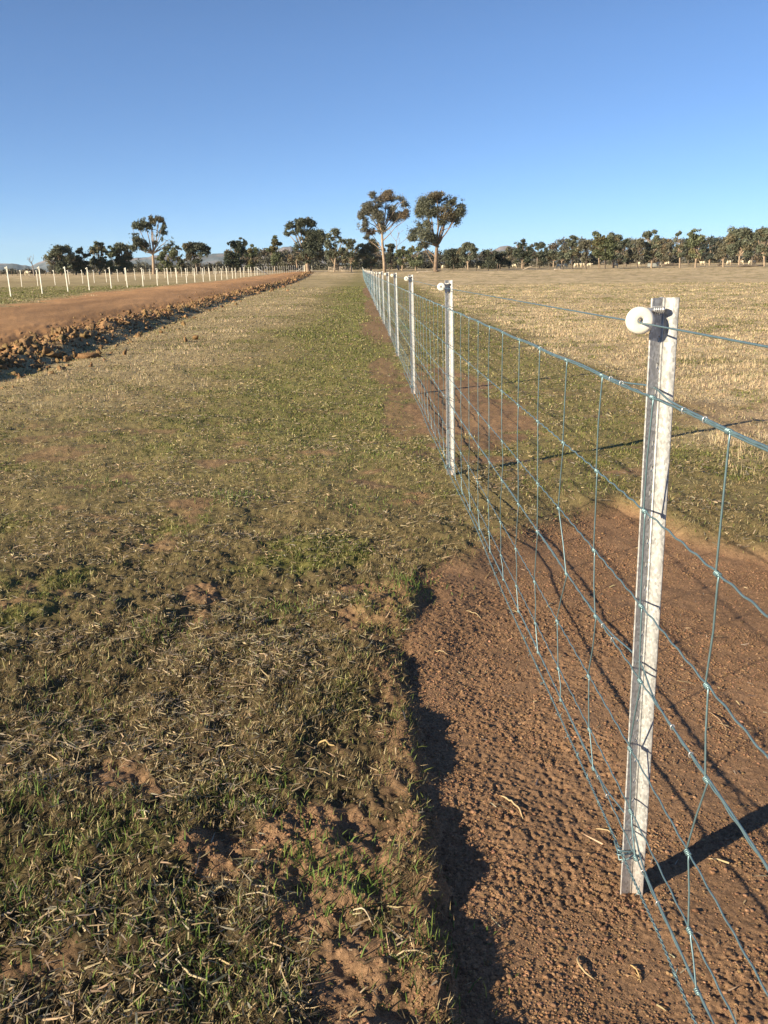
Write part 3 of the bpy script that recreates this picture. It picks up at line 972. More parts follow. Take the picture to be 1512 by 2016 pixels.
def make_tree(name, px, dist, clumps_px, label, cat='tree', group=None, base=(.060, .070, .034), n=1800, size=.42, trunk_r=.22, fork=.45,
              bark=None, seed=1, lean_px=0, depth=.9, fork_px=None, gap=.42, extra=()):
    g = np.random.default_rng(seed)
    P = at_dist(px, 530, dist); bx, by = P[0], P[1]; bz = float(terrain(bx, by, False))-.1
    root = empty(name, (bx, by, bz))
    tag(root, label, cat, group)
    R0 = np.array([bx, by, bz])
    view = np.array([bx, by, 0])/math.hypot(bx, by)
    m_px = dist/FPX
    cl = []
    for (cx, cy, rx, ry) in clumps_px:
        c = at_dist(cx, cy, dist)+view*g.uniform(-.5, .5)*rx*m_px*depth*1.2
        cl.append((*(c-R0), rx*m_px*.92, rx*m_px*depth*.92, ry*m_px*.90))
    top = max(c[2]+c[5]*.3 for c in cl)
    if fork_px: fp = at_dist(fork_px[0], fork_px[1], dist)-R0
    else:
        lo = min(c[2]-c[5] for c in cl)
        fp = np.array([np.mean([c[0] for c in cl])*.4, np.mean([c[1] for c in cl])*.4, max(lo*.8, top*fork*.6)])
    mb = MB()
    tr = limb(mb, [0, 0, -.2], fp, trunk_r*1.15, trunk_r*.75, g, .03, 8, 8)
    for c in cl:
        e = np.array(c[:3])-[0, 0, c[5]*.2]
        # start of the limb on the trunk or fork
        s = tr[-1] if e[2] > fp[2]+.4 else tr[max(3, int(len(tr)*.6))]
        r = trunk_r*(.28+.25*min(1, c[3]/2.5))
        limb(mb, s, e, r, r*.4, g, .10, 6, 5)
        for _ in range(3):
            q = np.array(c[:3])+g.normal(size=3)*np.array(c[3:])*.55
            limb(mb, e, q, r*.4, r*.12, g, .12, 4, 4)
    for (x0, y0, x1, y1, r) in extra:
        limb(mb, at_dist(x0, y0, dist)-R0, at_dist(x1, y1, dist)-R0, r, r*.4, g, .08, 6, 5)
    t_o = mb.build('trunk', bark or M_bark, root, True)
    V, F, C = leaves(cl, n, size, base, seed, gap=gap)
    obj('crown', mesh_np('crown', V, [F], M_leaf, C), root)
    return root


OL = (.148, .162, .112); DK = (.100, .113, .082); GR = (.155, .175, .100); BR = (.162, .155, .110)
# the two tall gums
make_tree('gum_tree', 757, 185, [(738, 405, 20, 17), (760, 388, 22, 15), (722, 412, 14, 16), (785, 400, 18, 16), (795, 420, 13, 15), (775, 425, 20, 15), (745, 425, 18, 16),
          (715, 440, 13, 18), (728, 455, 14, 12), (750, 448, 12, 14), (800, 410, 9, 12), (770, 405, 20, 14), (712, 425, 10, 12), (735, 385, 12, 9), (722, 468, 8, 6), (765, 378, 14, 6)],
          'tall slender gum with bare straight tan trunk and open brownish crown', group='two tall gums behind the fence line', base=(.155, .152, .115), n=40000, size=.29,
          trunk_r=.29, seed=11, fork_px=(752, 458), gap=.42, extra=((752, 476, 778, 448, .13), (778, 448, 800, 432, .09), (752, 458, 738, 425, .14), (752, 455, 765, 420, .14)))
make_tree('gum_tree', 857, 178, [(838, 400, 20, 16), (865, 393, 24, 14), (890, 402, 18, 17), (905, 415, 14, 16), (878, 420, 24, 16), (850, 418, 20, 16), (895, 432, 14, 14), (860, 385, 26, 8),
          (826, 416, 12, 16), (820, 450, 18, 16), (838, 462, 20, 16), (812, 468, 12, 10), (850, 470, 14, 12), (862, 480, 5, 8), (870, 438, 12, 8), (910, 400, 8, 10), (842, 440, 12, 9), (834, 482, 14, 8)],
          'tall heavy crowned dark green gum with forked trunk, right of the pair', group='two tall gums behind the fence line', base=(.128, .136, .096), n=50000, size=.29,
          trunk_r=.38, seed=12, fork_px=(860, 486), gap=.37, bark=simple('brown_gum_bark', (.20, .145, .105), .9, ((1.5, .35),)),
          extra=((860, 486, 868, 450, .24), (868, 450, 880, 438, .12), (858, 466, 840, 442, .12), (854, 520, 838, 495, .14), (838, 495, 828, 470, .08), (868, 455, 890, 447, .09)))
# left big tree
make_tree('gum_tree', 302, 190, [(272, 446, 14, 12), (285, 438, 14, 10), (296, 432, 13, 9), (312, 436, 14, 11), (320, 445, 8, 10), (300, 450, 14, 10), (264, 458, 9, 5), (270, 474, 14, 10),
          (262, 484, 10, 12), (284, 484, 12, 10), (292, 492, 8, 8), (322, 458, 9, 5), (328, 472, 12, 9), (335, 480, 8, 6), (318, 486, 8, 8), (304, 462, 8, 5), (306, 478, 5, 5)],
          'tall dark spreading gum with a pale trunk rising above the left tree line', base=DK, n=20000, size=.36, trunk_r=.32, seed=13, fork_px=(301, 500), gap=.40,
          extra=((301, 505, 301, 455, .2), (301, 500, 280, 488, .1), (301, 480, 315, 475, .1)))
make_tree('gum_tree', 607, 185, [(575, 446, 14, 12), (590, 440, 14, 10), (600, 434, 14, 7), (612, 440, 12, 9), (566, 458, 8, 8), (585, 455, 14, 8), (608, 462, 20, 12), (625, 462, 16, 12), (632, 468, 10, 14),
          (600, 480, 20, 14), (620, 485, 18, 16), (610, 500, 20, 10), (588, 490, 12, 10), (630, 500, 10, 10), (592, 507, 10, 7), (606, 515, 10, 5)],
          'big dense round headed dark tree with a lighter bough leaning left, where the track ends', base=(.104, .117, .078), n=33000, size=.36, trunk_r=.45, seed=14, fork_px=(604, 514), gap=.33,
          extra=((585, 527, 583, 514, .2), (583, 514, 590, 500, .12), (604, 516, 598, 505, .2)))


def auto_clumps(px, half, top, bot, g, style='col'):
    cl = []
    h = bot-top
    n = max(7, int(half*h/45))
    skew = g.uniform(-.35, .35); k1 = g.uniform(.35, .8)
    for i in range(int(n*1.7)):
        t = g.uniform(0, 1)
        y = top+h*.08+h*.86*t
        w = half*1.15*(k1+(1.05-k1)*math.sin(math.pi*min(1, .1+t*.85))**.8)
        r = half*g.uniform(.24, .55)
        x = px+g.uniform(-1, 1)*max(0, w-r*.5)+skew*half*(t-.5)
        cl.append((x, y, r, min(r*g.uniform(.6, .95), h*.28)))
    cl.append((px+g.uniform(-.3, .3)*half, top+half*.2, half*.35, half*.25))
    return cl


tree_rows = [
 # px, half width, top, crown bottom, dist, colour, label
 (118, 24, 484, 532, 196, OL, 'rounded olive gum, leftmost leafy tree of the far tree line'),
 (150, 12, 503, 534, 198, DK, 'small dark gum squeezed between the leftmost leafy trees'),
 (165, 14, 487, 534, 198, DK, 'narrow dark gum, right of the rounded leftmost one'),
 (194, 14, 475, 532, 200, OL, 'taller pointed gum, the highest of the left group'),
 (218, 12, 484, 534, 200, GR, 'light green gum just left of the broad grey one'),
 (242, 19, 479, 534, 202, OL, 'broad grey green gum standing left of the tall spreading gum'),
 (328, 16, 484, 534, 196, GR, 'bright green bushy tree right of the tall spreading gum'),
 (351, 13, 484, 536, 200, OL, 'thin grey gum between bright bushy tree and dark spreading tree'),
 (385, 27, 476, 518, 185, DK, 'dark low tree with spreading layered boughs'),
 (462, 18, 474, 530, 205, (.070, .086, .058), 'near black pointed tree left of the gap with hills'),
 (475, 10, 468, 500, 208, DK, 'dark narrow tree top behind the near black tree'),
 (496, 12, 481, 528, 205, GR, 'greyish green gum right of the near black tree'),
 (541, 13, 464, 522, 205, GR, 'tall column shaped green tree alone in front of the hills'),
 (566, 22, 505, 530, 205, BR, 'low brown scrubby tree with a white forked stem, left of the big round head'),
 (660, 18, 450, 512, 200, OL, 'airy tall gum with bare pale limbs, right of the big round head'),
 (690, 18, 470, 526, 205, OL, 'rounded gum left of the first tall gum'),
 (728, 18, 470, 528, 205, OL, 'dense gum just behind the far end of the wire fence'),
 (768, 13, 480, 528, 215, DK, 'dark gum showing right behind the bare straight trunk'),
 (793, 12, 485, 528, 205, GR, 'small light gum between the two tall gums, the left one'),
 (818, 15, 484, 526, 205, GR, 'small light gum between the two tall gums, the right one'),
 (893, 22, 490, 528, 215, DK, 'low dark gum right of the heavy crowned gum'),
 (920, 17, 480, 514, 210, OL, 'gum with two pale thin trunks showing below its crown'),
 (962, 20, 494, 528, 212, DK, 'wide low dark tree left of the distant hill'),
 (985, 14, 497, 528, 214, DK, 'dark bushy tree below the distant hill crest'),
 (1004, 12, 486, 526, 218, BR, 'brownish thin tree right of the distant hill'),
 (1029, 16, 471, 524, 214, (.075, .088, .060), 'dark dense tree, taller of the two right of the hill'),
 (1060, 16, 478, 522, 214, DK, 'dark leaning tree next to the dark dense one'),
 (1090, 16, 494, 518, 235, OL, 'small low gum at the left end of the right tree belt'),
 (1106, 14, 493, 518, 240, OL, 'small low gum beside the first pole like paddock gum'),
 (1126, 13, 463, 512, 190, OL, 'slim gum on a dark pole trunk, first of the paddock row'),
 (1154, 12, 473, 514, 188, BR, 'slim gum on a dark pole trunk, second of the paddock row'),
 (1179, 11, 450, 512, 205, GR, 'tall pale topped gum rising out of the right belt'),
 (1191, 20, 466, 514, 186, (.115, .130, .070), 'large dark green gum on a slanting trunk in the paddock row'),
 (1208, 15, 458, 510, 195, OL, 'gum right behind the one with the slanting trunk'),
 (1232, 16, 470, 514, 222, DK, 'dark gum in the right belt behind the paddock row'),
 (1255, 14, 471, 514, 190, BR, 'brownish gum on a thin dark trunk midway along the paddock row'),
 (1284, 17, 453, 512, 192, OL, 'tall grey gum with a short trunk beside the grey water trough'),
 (1310, 16, 470, 514, 225, BR, 'brown tinged gum in the belt behind the water trough'),
 (1338, 11, 456, 506, 190, OL, 'narrow two tiered gum with a pale crooked trunk'),
 (1355, 16, 470, 512, 226, DK, 'dark gum filling the belt behind the pale crooked trunk'),
 (1371, 16, 451, 508, 190, GR, 'tall gum with white forked limbs and a thick pale trunk'),
 (1397, 19, 467, 512, 222, (.070, .085, .075), 'blue black dense tree in the right belt'),
 (1424, 17, 468, 508, 192, BR, 'brown grey gum right of the blue black tree'),
 (1456, 22, 450, 508, 190, OL, 'large round gum, third from the right edge'),
 (1481, 14, 461, 510, 215, DK, 'dark gum second from the right edge'),
 (1504, 18, 449, 506, 190, OL, 'gum with a curving white limb at the right edge'),
]
for i, (px, hw, top, bot, D, c, lab) in enumerate(tree_rows):
    g = np.random.default_rng(200+i)
    cl = auto_clumps(px, hw, top, bot, g)
    if i == 8:
        cl = [(375, 492, 14, 7), (392, 486, 16, 8), (382, 480, 12, 5), (405, 490, 10, 6), (368, 484, 9, 5), (398, 502, 12, 7), (378, 505, 13, 8), (388, 514, 12, 7), (410, 498, 5, 3)]
    pole = lab.startswith(('slim', 'large dark green gum', 'brownish gum on'))
    make_tree('gum_tree', px+(g.uniform(-.15, .15)*hw if not pole else 0), D, cl, lab, group='gum trees along the horizon', base=c,
              n=int(2500+hw*(bot-top)*9), size=.42, trunk_r=.13+hw*.004 if not pole else .14, seed=300+i,
              bark=M_barkd if pole or c in (DK,) else M_bark, gap=.34 if c != (.070, .086, .058) else .25, fork_px=(px, bot-4) if bot < 520 else None)


def dead_tree(px, dist, top, label, seed, base_r=.18, spread=.6):
    g = np.random.default_rng(seed)
    P = at_dist(px, 530, dist); z = float(terrain(P[0], P[1], False))
    hgt = at_dist(px, top, dist)[2]-z
    mb = MB()

    def br(a, d, L, r, lev):
        d = d/np.linalg.norm(d); e = a+d*L
        pts = limb(mb, a, e, r, r*.55, g, .07, 5, 5)
        if lev == 0: return
        for _ in range(2 if lev > 1 else 3):
            nd = d+g.normal(0, spread, 3)*[1, .6, .5]+[0, 0, .15]
            br(pts[-1] if g.random() < .6 else pts[3], nd, L*g.uniform(.5, .8), r*.55, lev-1)
    br(np.array([0, 0, -.2]), np.array([g.normal(0, .05), 0, 1.]), hgt*.42, base_r, 4)
    o = mb.build('dead_tree', M_dead, None, True, (P[0], P[1], z))
    tag(o, label, 'dead tree')


dead_tree(66, 195, 500, 'bare grey dead tree with crooked forks at the far left', 5)
dead_tree(786, 210, 450, 'bare dead tree reaching up between the two tall gums', 8, .2, .5)
dead_tree(1230, 250, 492, 'thin pale dead tree in front of the right tree belt', 9, .12, .4)


# far woodland as one mass
def woodland():
    cl = []; g = np.random.default_rng(55)
    for px in np.arange(-260, 1780, 7.):
        if px < 95: top = 534-g.uniform(0, 6)
        elif px < 450: top = 521-g.uniform(0, 8)
        elif px < 900: top = 503-g.uniform(0, 14)
        elif px < 1080: top = 500-g.uniform(0, 10)
        else: top = 480-g.uniform(0, 14)
        D = 262+g.uniform(-22, 25) if px < 1080 else 285+g.uniform(-20, 20)
        gx = at_dist(px, 530, D); z0 = float(terrain(gx[0], gx[1], False)); zt = at_dist(px, top, D)[2]
        hh = max(zt-z0, 1.2); k = max(1, int(hh/1.8))
        for j in range(k):
            cl.append((gx[0]+g.uniform(-1, 1), gx[1]+g.uniform(-3, 3), z0+hh*(j+.45)/k, g.uniform(1.1, 1.9), 1.6, hh/k*.62))
    V, F, C = leaves(cl, 150000, .6, (.110, .108, .084), 77, gap=.2)
    o = obj('far_woodland', mesh_np('far_woodland', V, [F], M_leaf, C))
    tag(o, 'low dark scrub and woodland massed behind the separate trees', 'woodland', kind='stuff')


woodland()


# ------------------------------------------------------------------ hills
def hill(name, prof, D, depth, c1, c2, seed, lab):
    pxs = np.arange(prof[0][0], prof[-1][0]+1, 2.)
    tops = np.interp(pxs, [p[0] for p in prof], [p[1] for p in prof])
    tops = tops+(fbm(pxs, pxs*0+seed, 22, 4, seed)-.5)*5
    rows = 30; V = []; C = []
    g = np.random.default_rng(seed)
    for i, (px, tp) in enumerate(zip(pxs, tops)):
        P = at_dist(px, tp, D); hz = P[2]; dirx = P[:2]/np.hypot(*P[:2])
        for j in range(rows):
            t = j/(rows-1)
            prof_ = math.sin(math.pi*t)**.9 if t > 0 else 0
            q = dirx*(D+depth*(t-.5))
            V.append([q[0], q[1], -5+(hz+5)*max(prof_, 0)])
    V = np.array(V)
    nz = fbm(V[:, 0], V[:, 1], 130, 4, seed+2); V[:, 2] += (nz-.5)*V[:, 2].clip(0)*.25
    m = ss(.42, .58, fbm(V[:, 0], V[:, 1], 260, 4, seed+5))[:, None]
    C = np.array(c1)[None]*(1-m)+np.array(c2)[None]*m
    n = len(pxs)
    i = np.arange(n-1)[:, None]*rows; j = np.arange(rows-1)[None]
    F = np.stack([i+j, i+rows+j, i+rows+j+1, i+j+1], -1).reshape(-1, 4)
    o = obj(name, mesh_np(name, V, [F], M_hill, C, True)); tag(o, lab, kind='structure')


hill('hills', [(-400, 525), (-150, 512), (0, 521), (35, 521), (60, 524), (75, 518), (95, 508), (130, 505), (180, 515), (250, 512), (300, 505), (330, 500), (360, 512), (400, 503), (440, 500),
     (480, 503), (520, 498), (545, 495), (560, 488), (572, 487), (590, 494), (620, 505), (680, 510), (760, 512), (850, 505), (880, 500), (930, 505), (960, 497), (985, 486), (1005, 484),
     (1030, 492), (1080, 503), (1200, 505), (1400, 498), (1700, 505), (1900, 520)], 4200, 1500, (.25, .215, .22), (.13, .15, .17), 3, 'low purple brown hills on the horizon')  # both hill tones are greyed towards blue, with distance haze painted in


# ------------------------------------------------------------------ old fences, gate, logs, sheep
def old_fence():
    pxs = [(868, 533, 522), (893, 533, 523), (911, 532, 524), (938, 532, 525), (962, 531, 522), (979, 531, 521), (984, 532, 523), (1017, 531, 523), (1030, 531, 523), (1057, 530, 512),
           (1082, 530, 521), (1105, 530, 521), (1145, 529, 520), (1178, 529, 520), (1205, 529, 520), (1228, 529, 520), (1240, 529, 520), (1270, 528, 520), (1298, 528, 520), (1327, 527, 519), (1388, 526, 517), (1440, 525, 517), (1500, 524, 516)]
    root = None; pts = []
    for i, (px, yb, yt) in enumerate(pxs):
        P = at_dist(px, yb, 186); z = float(terrain(P[0], P[1], False)); hgt = (yb-yt)*186/FPX*1.25
        if root is None:
            root = empty('paddock_fence', (P[0], P[1], z)); O = np.array([P[0], P[1], z])
            tag(root, 'old timber post and wire fence crossing the far right paddock', 'fence')
        mb = MB(); mb.tube([[0, 0, -.1], [.02*(i % 3-1), 0, hgt]], [.075 if i in (4, 5, 6, 8) else .045]*2, 6)
        q = np.array([P[0], P[1], z])-O
        mb.build('fence_post', M_rail if px == 1057 else M_post_old, root, True, tuple(q)); pts.append((q, hgt))
    for f in (.3, .62, .92):
        mb = MB(); mb.tube(np.array([q+[0, 0, .95*f] for q, h_ in pts]), .006, 3, False); mb.build('line_wire', M_post_old, root)
    P = at_dist(1057, 530, 186); q = np.array([P[0], P[1], float(terrain(P[0], P[1], False))])-O
    mb = MB(); mb.tube([q+[0, 0, 1.1], q+[-2.9, 0, .1]], .06, 6); mb.build('brace', M_rail, root)


old_fence()


def back_fence():
    root = None; pts = []
    for i, px in enumerate(np.arange(-10, 520, 11.)):
        P = at_dist(px, 535, 198); z = float(terrain(P[0], P[1], False))
        if root is None:
            root = empty('paddock_fence', (P[0], P[1], z)); O = np.array([P[0], P[1], z]); tag(root, 'low dark timber fence in front of the left tree line', 'fence')
        q = np.array([P[0], P[1], z])-O
        mb = MB(); mb.tube([[0, 0, -.1], [0, 0, 1.05+rng.uniform(-.1, .15)]], .05, 5); mb.build('fence_post', M_post_old, root, True, tuple(q)); pts.append(q)
    for f in (.35, .7, 1.0):
        mb = MB(); mb.tube(np.array([q+[0, 0, f] for q in pts]), .007, 3, False); mb.build('line_wire', M_post_old, root)


back_fence()


def gate():
    D = 192
    A = at_dist(647, 535, D); B = at_dist(692, 535, D)
    z = float(terrain((A[0]+B[0])/2, A[1], False))
    root = empty('timber_gate', (A[0], A[1], z)); tag(root, 'weathered timber double gate across the far end of the grass strip', 'gate')
    L = np.hypot(*(B-A)[:2]); u = (B-A)/L; u[2] = 0
    for s in (0, .5, 1.0):
        mb = MB(); mb.tube([u*L*s+[0, 0, -.1], u*L*s+[0, 0, 1.5 if s == 1 else 1.25]], .09 if s == 1 else .07, 6); mb.build('gate_post', M_rail, root, True)
    for s0, s1 in ((0.02, .48), (.52, .98)):
        a, b = u*L*s0, u*L*s1
        mb = MB()
        for h_ in (.25, .55, .85, 1.1): mb.tube([a+[0, 0, h_], b+[0, 0, h_]], .035, 5)
        for p_ in (a, b, (a+b)/2): mb.tube([p_+[0, -.03, .2], p_+[0, -.03, 1.12]], .035, 5)
        mb.tube([a+[0, -.03, .25], b+[0, -.03, 1.1]], .035, 5); mb.tube([b+[0, -.03, .25], a+[0, -.03, 1.1]], .03, 5)
        mb.build('gate_leaf', M_rail, root)


gate()


def log(px, py, D, Lpx, r, lab, mt, ang=0., seed=0, curve=.1):
    g = np.random.default_rng(seed)
    P = at_dist(px, py, D); z = float(terrain(P[0], P[1], False)); L = Lpx*D/FPX
    mb = MB()
    d = np.array([math.cos(ang), math.sin(ang), 0])
    pts = limb(mb, -d*L/2+[0, 0, r], d*L/2+[0, 0, r*1.2], r, r*.5, g, curve, 7, 8)
    limb(mb, pts[3], pts[3]+d*L*.2+[0, .3, L*.10+.15], r*.5, r*.15, g, .1, 5, 5)
    limb(mb, pts[4], pts[4]-d*L*.12+[0, .3, L*.08+.1], r*.4, r*.12, g, .1, 5, 5)
    o = mb.build('fallen_log', mt, None, True, (P[0], P[1], z)); tag(o, lab, 'log', 'fallen logs in the far paddocks')


log(838, 534, 172, 34, .10, 'long pale fallen branch lying left of the heavy crowned gum', M_rail, 0, 1)
log(863, 533, 177, 8, .22, 'short dark stump log at the foot of the heavy crowned gum', M_barkd, .2, 2)
log(1100, 531, 180, 18, .12, 'cream fallen log lying in front of the cream sheep', M_rail, 0, 3)
log(970, 526, 230, 12, .35, 'dark fallen log behind the old timber fence', M_barkd, 0, 4)
log(1320, 520, 215, 30, .25, 'dark fallen log under the belt right of the water trough', M_barkd, .1, 5)
log(1478, 525, 188, 44, .22, 'long dark fallen log near the right edge', M_barkd, .05, 6)
log(1418, 521, 205, 8, .3, 'short dark log left of the long one near the right edge', M_barkd, .0, 7)


def trough():
    P = at_dist(1288, 520, 215); z = float(terrain(P[0], P[1], False))
    mb = MB()
    k = 24; an = np.arange(k)*2*math.pi/k
    prof = [(1.5, 0), (1.5, .75), (1.38, .75), (1.38, .1), (0.01, .1)]
    V = [[r_*math.cos(a), r_*math.sin(a), zz] for r_, zz in prof for a in an]
    F = [[i*k+j, i*k+(j+1) % k, (i+1)*k+(j+1) % k, (i+1)*k+j] for i in range(len(prof)-1) for j in range(k)]
    mb.add(V, F)
    o = mb.build('water_trough', simple('trough_concrete', (.22, .23, .22), .9, ((3, .2),)), None, True, (P[0], P[1], z)); tag(o, 'round grey water trough under the right tree belt', 'trough')


trough()


def sheep_mesh():
    import bmesh
    me = bpy.data.meshes.new('sheep')
    V = [(0, 0, .72), (.25, 0, .74), (.48, 0, .72), (-.25, 0, .72), (-.48, 0, .70), (.62, 0, .82), (.74, 0, .88), (.88, 0, .80),
         (.40, .14, .45), (.40, .14, .02), (.40, -.14, .45), (.40, -.14, .02), (-.42, .14, .45), (-.46, .14, .24), (-.43, .14, .02), (-.42, -.14, .45), (-.46, -.14, .24), (-.43, -.14, .02),
         (.70, .10, .95), (.70, -.10, .95), (-.58, 0, .60)]
    E = [(0, 1), (1, 2), (0, 3), (3, 4), (2, 5), (5, 6), (6, 7), (2, 8), (8, 9), (2, 10), (10, 11), (4, 12), (12, 13), (13, 14), (4, 15), (15, 16), (16, 17), (6, 18), (6, 19), (4, 20)]
    Rr = [.30, .29, .22, .30, .22, .12, .09, .05, .08, .03, .08, .03, .09, .045, .03, .09, .045, .03, .02, .02, .05]
    me.from_pydata(V, E, [])
    o = bpy.data.objects.new('tmp', me); COL.objects.link(o)
    m = o.modifiers.new('s', 'SKIN'); m2 = o.modifiers.new('u', 'SUBSURF'); m2.levels = 1; m2.render_levels = 1
    if not me.skin_vertices:
        pass
    for v, r_ in zip(me.skin_vertices[0].data, Rr): v.radius = (r_, r_)
    me.skin_vertices[0].data[0].use_root = True
    dg = bpy.context.evaluated_depsgraph_get(); ev = o.evaluated_get(dg)
    out = bpy.data.meshes.new_from_object(ev); out.name = 'sheep'
    bpy.data.objects.remove(o)
    out.materials.clear(); out.materials.append(M_wool)
    for p in out.polygons: p.use_smooth = True
    return out


try:
    SM = sheep_mesh()
except Exception as e:
    print('sheep', e); SM = None
if SM:
    info = [(873, 526, 215, 'sheep left of the pale twin trunks'), (946, 526, 215, 'sheep left of the dark fallen log'), (964, 525, 217, 'sheep beside the dark fallen log'),
            (1013, 525, 215, 'sheep in front of the brownish thin tree'), (1100, 523, 200, 'cream sheep left of the pair behind the cream log'), (1113, 523, 200, 'cream sheep right of the pair behind the cream log'),
            (1134, 521, 212, 'sheep right of the first pole trunk'), (1147, 521, 212, 'sheep between the first two pole trunks'), (1160, 520, 212, 'sheep right of the second pole trunk'),
            (1212, 521, 200, 'cream sheep close right of the slanting trunk'), (1258, 519, 222, 'sheep behind the thin dark trunk mid row'), (1298, 520, 205, 'sheep just right of the water trough'),
            (1314, 517, 225, 'sheep above the dark log by the trough'), (1384, 516, 222, 'sheep right of the white forked gum'), (1435, 515, 222, 'sheep behind the brown grey gum'),
            (1460, 515, 222, 'sheep behind the large round gum'), (1478, 514, 222, 'left one of the last two sheep near the right edge'), (1484, 515, 216, 'right one of the last two sheep near the right edge'),
            (54, 541, 190, 'sheep left of the bare dead tree')]
    for i, (px, py, D, lab) in enumerate(info):
        P = at_dist(px, py, D); o = obj('sheep', SM); o.location = (P[0], P[1], float(terrain(P[0], P[1], False)))
        o.rotation_euler = (0, 0, (i % 2)*math.pi+rng.normal(0, .5)); tag(o, lab+', grazing' if False else lab, 'sheep', 'sheep in the far paddocks')


# ------------------------------------------------------------------ larger single bits on the ground
def stalk(px, py, px2, py2, lab, bend=.02, r=.004, c=(.50, .38, .22), zz=-.06, lift=.012, flat=1.8, split=False, name='dry_stalk', seed=0):
    g = np.random.default_rng(seed+40)
    a = on_plane(px, py, zz); b = on_plane(px2, py2, zz)
    m = (a+b)/2; d = b-a; pr = np.array([-d[1], d[0], 0]); pr /= np.linalg.norm(pr)+1e-9
    t = np.linspace(0, 1, 12)[:, None]
    P = (1-t)**2*a+2*t*(1-t)*(m+pr*bend*2)+t*t*b
    P[:, 2] = terrain(P[:, 0], P[:, 1])+lift*(.05+np.sin(math.pi*t[:, 0])*.75)
    P[:, :2] += g.normal(0, .0004, (12, 2))
    mb = MB(); r *= .62; c = tuple(v*.82 for v in c); rr = r*np.array([.35, .8, 1, 1.1, 1, 1.05, 1, .95, .9, .8, .6, .25])
    o0 = P[0].copy()
    mb.tube(P-o0, rr, 6, True)
    if split:
        for k in range(4):
            e = P[-1]+np.array([g.normal(0, .02), g.normal(0, .02), abs(g.normal(0, .01))]); mb.tube(np.stack([P[-2], (P[-2]+e)/2+[0, 0, .004], e])-o0, [r*.5, r*.4, r*.2], 4)
    mt = simple('dry_stalk_skin', c, .8, ((80, .25),), None)
    o = mb.build(name, mt, None, True, tuple(o0)); tag(o, lab, 'stalk')


stalk(985, 1570, 1030, 1612, 'curved pale bark strip on bare soil left of the nearest post', .012, .0045, seed=1)
stalk(1140, 1880, 1172, 1926, 'arched pale strip lying lowest on the bare soil', -.018, .004, seed=2)
stalk(1172, 1628, 1216, 1645, 'straight cream twig touching the barbed wire by the nearest post', .003, .0028, seed=3)
stalk(1240, 1895, 1262, 1930, 'frayed yellow grass root in front of the nearest post', .004, .003, (.55, .38, .18), split=True, seed=4)
stalk(357, 1896, 424, 1935, 'bent straw stem in the grass at the bottom, left of centre', -.014, .0038, (.55, .45, .28), 0., .02, split=True, seed=5)
stalk(415, 1752, 462, 1745, 'thick kinked straw lying in the grass on a small hump', -.012, .0042, (.56, .44, .26), 0., .02, seed=6)
stalk(462, 1772, 568, 1780, 'long thin straw lying below the kinked one', .006, .0026, (.55, .45, .30), 0., .015, seed=7)
stalk(765, 1885, 845, 1887, 'long pale straw lying across the bottom middle', .006, .003, (.52, .42, .26), 0., .02, seed=8)
stalk(690, 1788, 738, 1815, 'straight cream straw above the bottom middle', .002, .003, (.55, .46, .32), 0., .02, seed=9)
stalk(625, 1462, 660, 1470, 'short broad fawn leaf resting in the centre grass', .004, .0055, (.50, .36, .17), 0., .018, seed=10)
stalk(955, 1145, 985, 1118, 'straight golden straw on bare soil beside the barbed wire', .002, .0026, (.60, .43, .20), seed=11)
stalk(917, 1211, 950, 1222, 'cream straw on the bare soil above the shaded bank', .002, .0028, seed=12)
stalk(856, 1093, 905, 1090, 'pale straw where the bare soil meets the grass', .004, .0026, seed=13)
stalk(1075, 1195, 1090, 1188, 'short cream chip under the netting beyond the nearest post', .0, .005, seed=14)
stalk(855, 1293, 882, 1298, 'cream straw on the lip of the shaded bank', .002, .003, seed=15)
stalk(452, 1012, 470, 962, 'tall green yellow stem arching out of the lush tuft', .03, .003, (.42, .42, .14), 0., .06, seed=16)
stalk(1395, 1395, 1432, 1440, 'thin curled root on the soil right of the nearest post', .01, .0025, (.45, .30, .18), seed=17)
stalk(840, 985, 905, 978, 'pale straw bundle at the foot of the second post', .004, .003, (.60, .46, .24), 0., .02, split=True, seed=18)

# ------------------------------------------------------------------ air
mb = MB(); mb.box((0, 0, 149), (19000, 19000, 320))
mh = bpy.data.materials.new('thin_haze'); mh.use_nodes = True
for n_ in list(mh.node_tree.nodes):
    if n_.type != 'OUTPUT_MATERIAL': mh.node_tree.nodes.remove(n_)
pv = mh.node_tree.nodes.new('ShaderNodeVolumePrincipled'); pv.inputs['Density'].default_value = 5e-5; pv.inputs['Color'].default_value = (.74, .90, .98, 1)
mh.node_tree.links.new(pv.outputs[0], mh.node_tree.nodes['Material Output'].inputs['Volume'])
tag(mb.build('haze', mh), 'thin pale blue haze softening the distant hills', 'haze', kind='stuff')

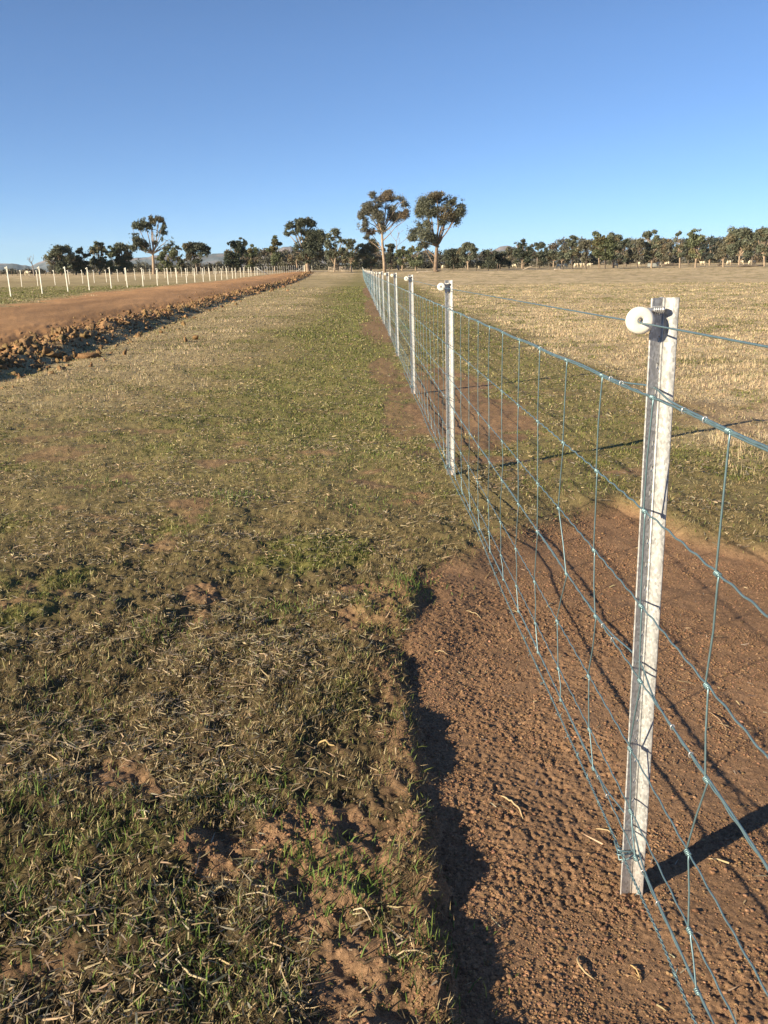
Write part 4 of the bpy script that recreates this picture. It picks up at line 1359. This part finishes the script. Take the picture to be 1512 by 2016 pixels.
# ------------------------------------------------------------------ light, sky, camera
SUN_EL = R(19.5); AZ = R(58)     # light travels towards +x*sin, +y*cos
Ld = Vector((math.sin(AZ)*math.cos(SUN_EL), math.cos(AZ)*math.cos(SUN_EL), -math.sin(SUN_EL)))
sd = bpy.data.lights.new('sun', 'SUN'); sd.energy = 5.0; sd.angle = R(.55); sd.color = (1., .85, .60)
so = bpy.data.objects.new('sun', sd); COL.objects.link(so); so.rotation_euler = Ld.to_track_quat('-Z', 'Y').to_euler()
so.location = (-20, -20, 20)
w = bpy.data.worlds.new('World'); S.world = w; w.use_nodes = True
nt = w.node_tree; bg = nt.nodes['Background']
sky = nt.nodes.new('ShaderNodeTexSky'); sky.sky_type = 'NISHITA'; sky.sun_disc = False
sky.sun_elevation = SUN_EL
sun_dir = -Ld
sky.sun_rotation = math.atan2(sun_dir.x, sun_dir.y)
sky.altitude = 0; sky.air_density = .44; sky.dust_density = 0.; sky.ozone_density = 4.2
hs = nt.nodes.new('ShaderNodeHueSaturation'); hs.inputs['Saturation'].default_value = .97
tc = nt.nodes.new('ShaderNodeTexCoord'); sx = nt.nodes.new('ShaderNodeSeparateXYZ'); mr = nt.nodes.new('ShaderNodeMapRange')
mr.inputs['From Min'].default_value = 0.; mr.inputs['From Max'].default_value = .22; mr.inputs['To Min'].default_value = .80; mr.inputs['To Max'].default_value = 1.0
nt.links.new(tc.outputs['Generated'], sx.inputs[0]); nt.links.new(sx.outputs['Z'], mr.inputs['Value']); nt.links.new(mr.outputs[0], hs.inputs['Value'])
tint = nt.nodes.new('ShaderNodeMix'); tint.data_type = 'RGBA'; tint.blend_type = 'MULTIPLY'; tint.inputs['Factor'].default_value = 1.; tint.inputs['B'].default_value = (.94, 1.03, 1.02, 1)
nt.links.new(sky.outputs[0], hs.inputs['Color']); nt.links.new(hs.outputs[0], tint.inputs['A']); nt.links.new(tint.outputs['Result'], bg.inputs[0]); bg.inputs[1].default_value = .088

cd = bpy.data.cameras.new('camera'); co = bpy.data.objects.new('camera', cd); COL.objects.link(co)
Mx = Matrix(((CR[0], CU[0], -CF[0], 0), (CR[1], CU[1], -CF[1], 0), (CR[2], CU[2], -CF[2], H), (0, 0, 0, 1)))
co.matrix_world = Mx
cd.sensor_fit = 'HORIZONTAL'; cd.sensor_width = 36; cd.lens = 36*FPX/1512; cd.clip_end = 30000; cd.clip_start = .05
S.camera = co
S.render.resolution_x = 768; S.render.resolution_y = 1024
S.view_settings.view_transform = 'Standard'; S.view_settings.look = 'None'; S.view_settings.exposure = 1.1; S.view_settings.gamma = 1
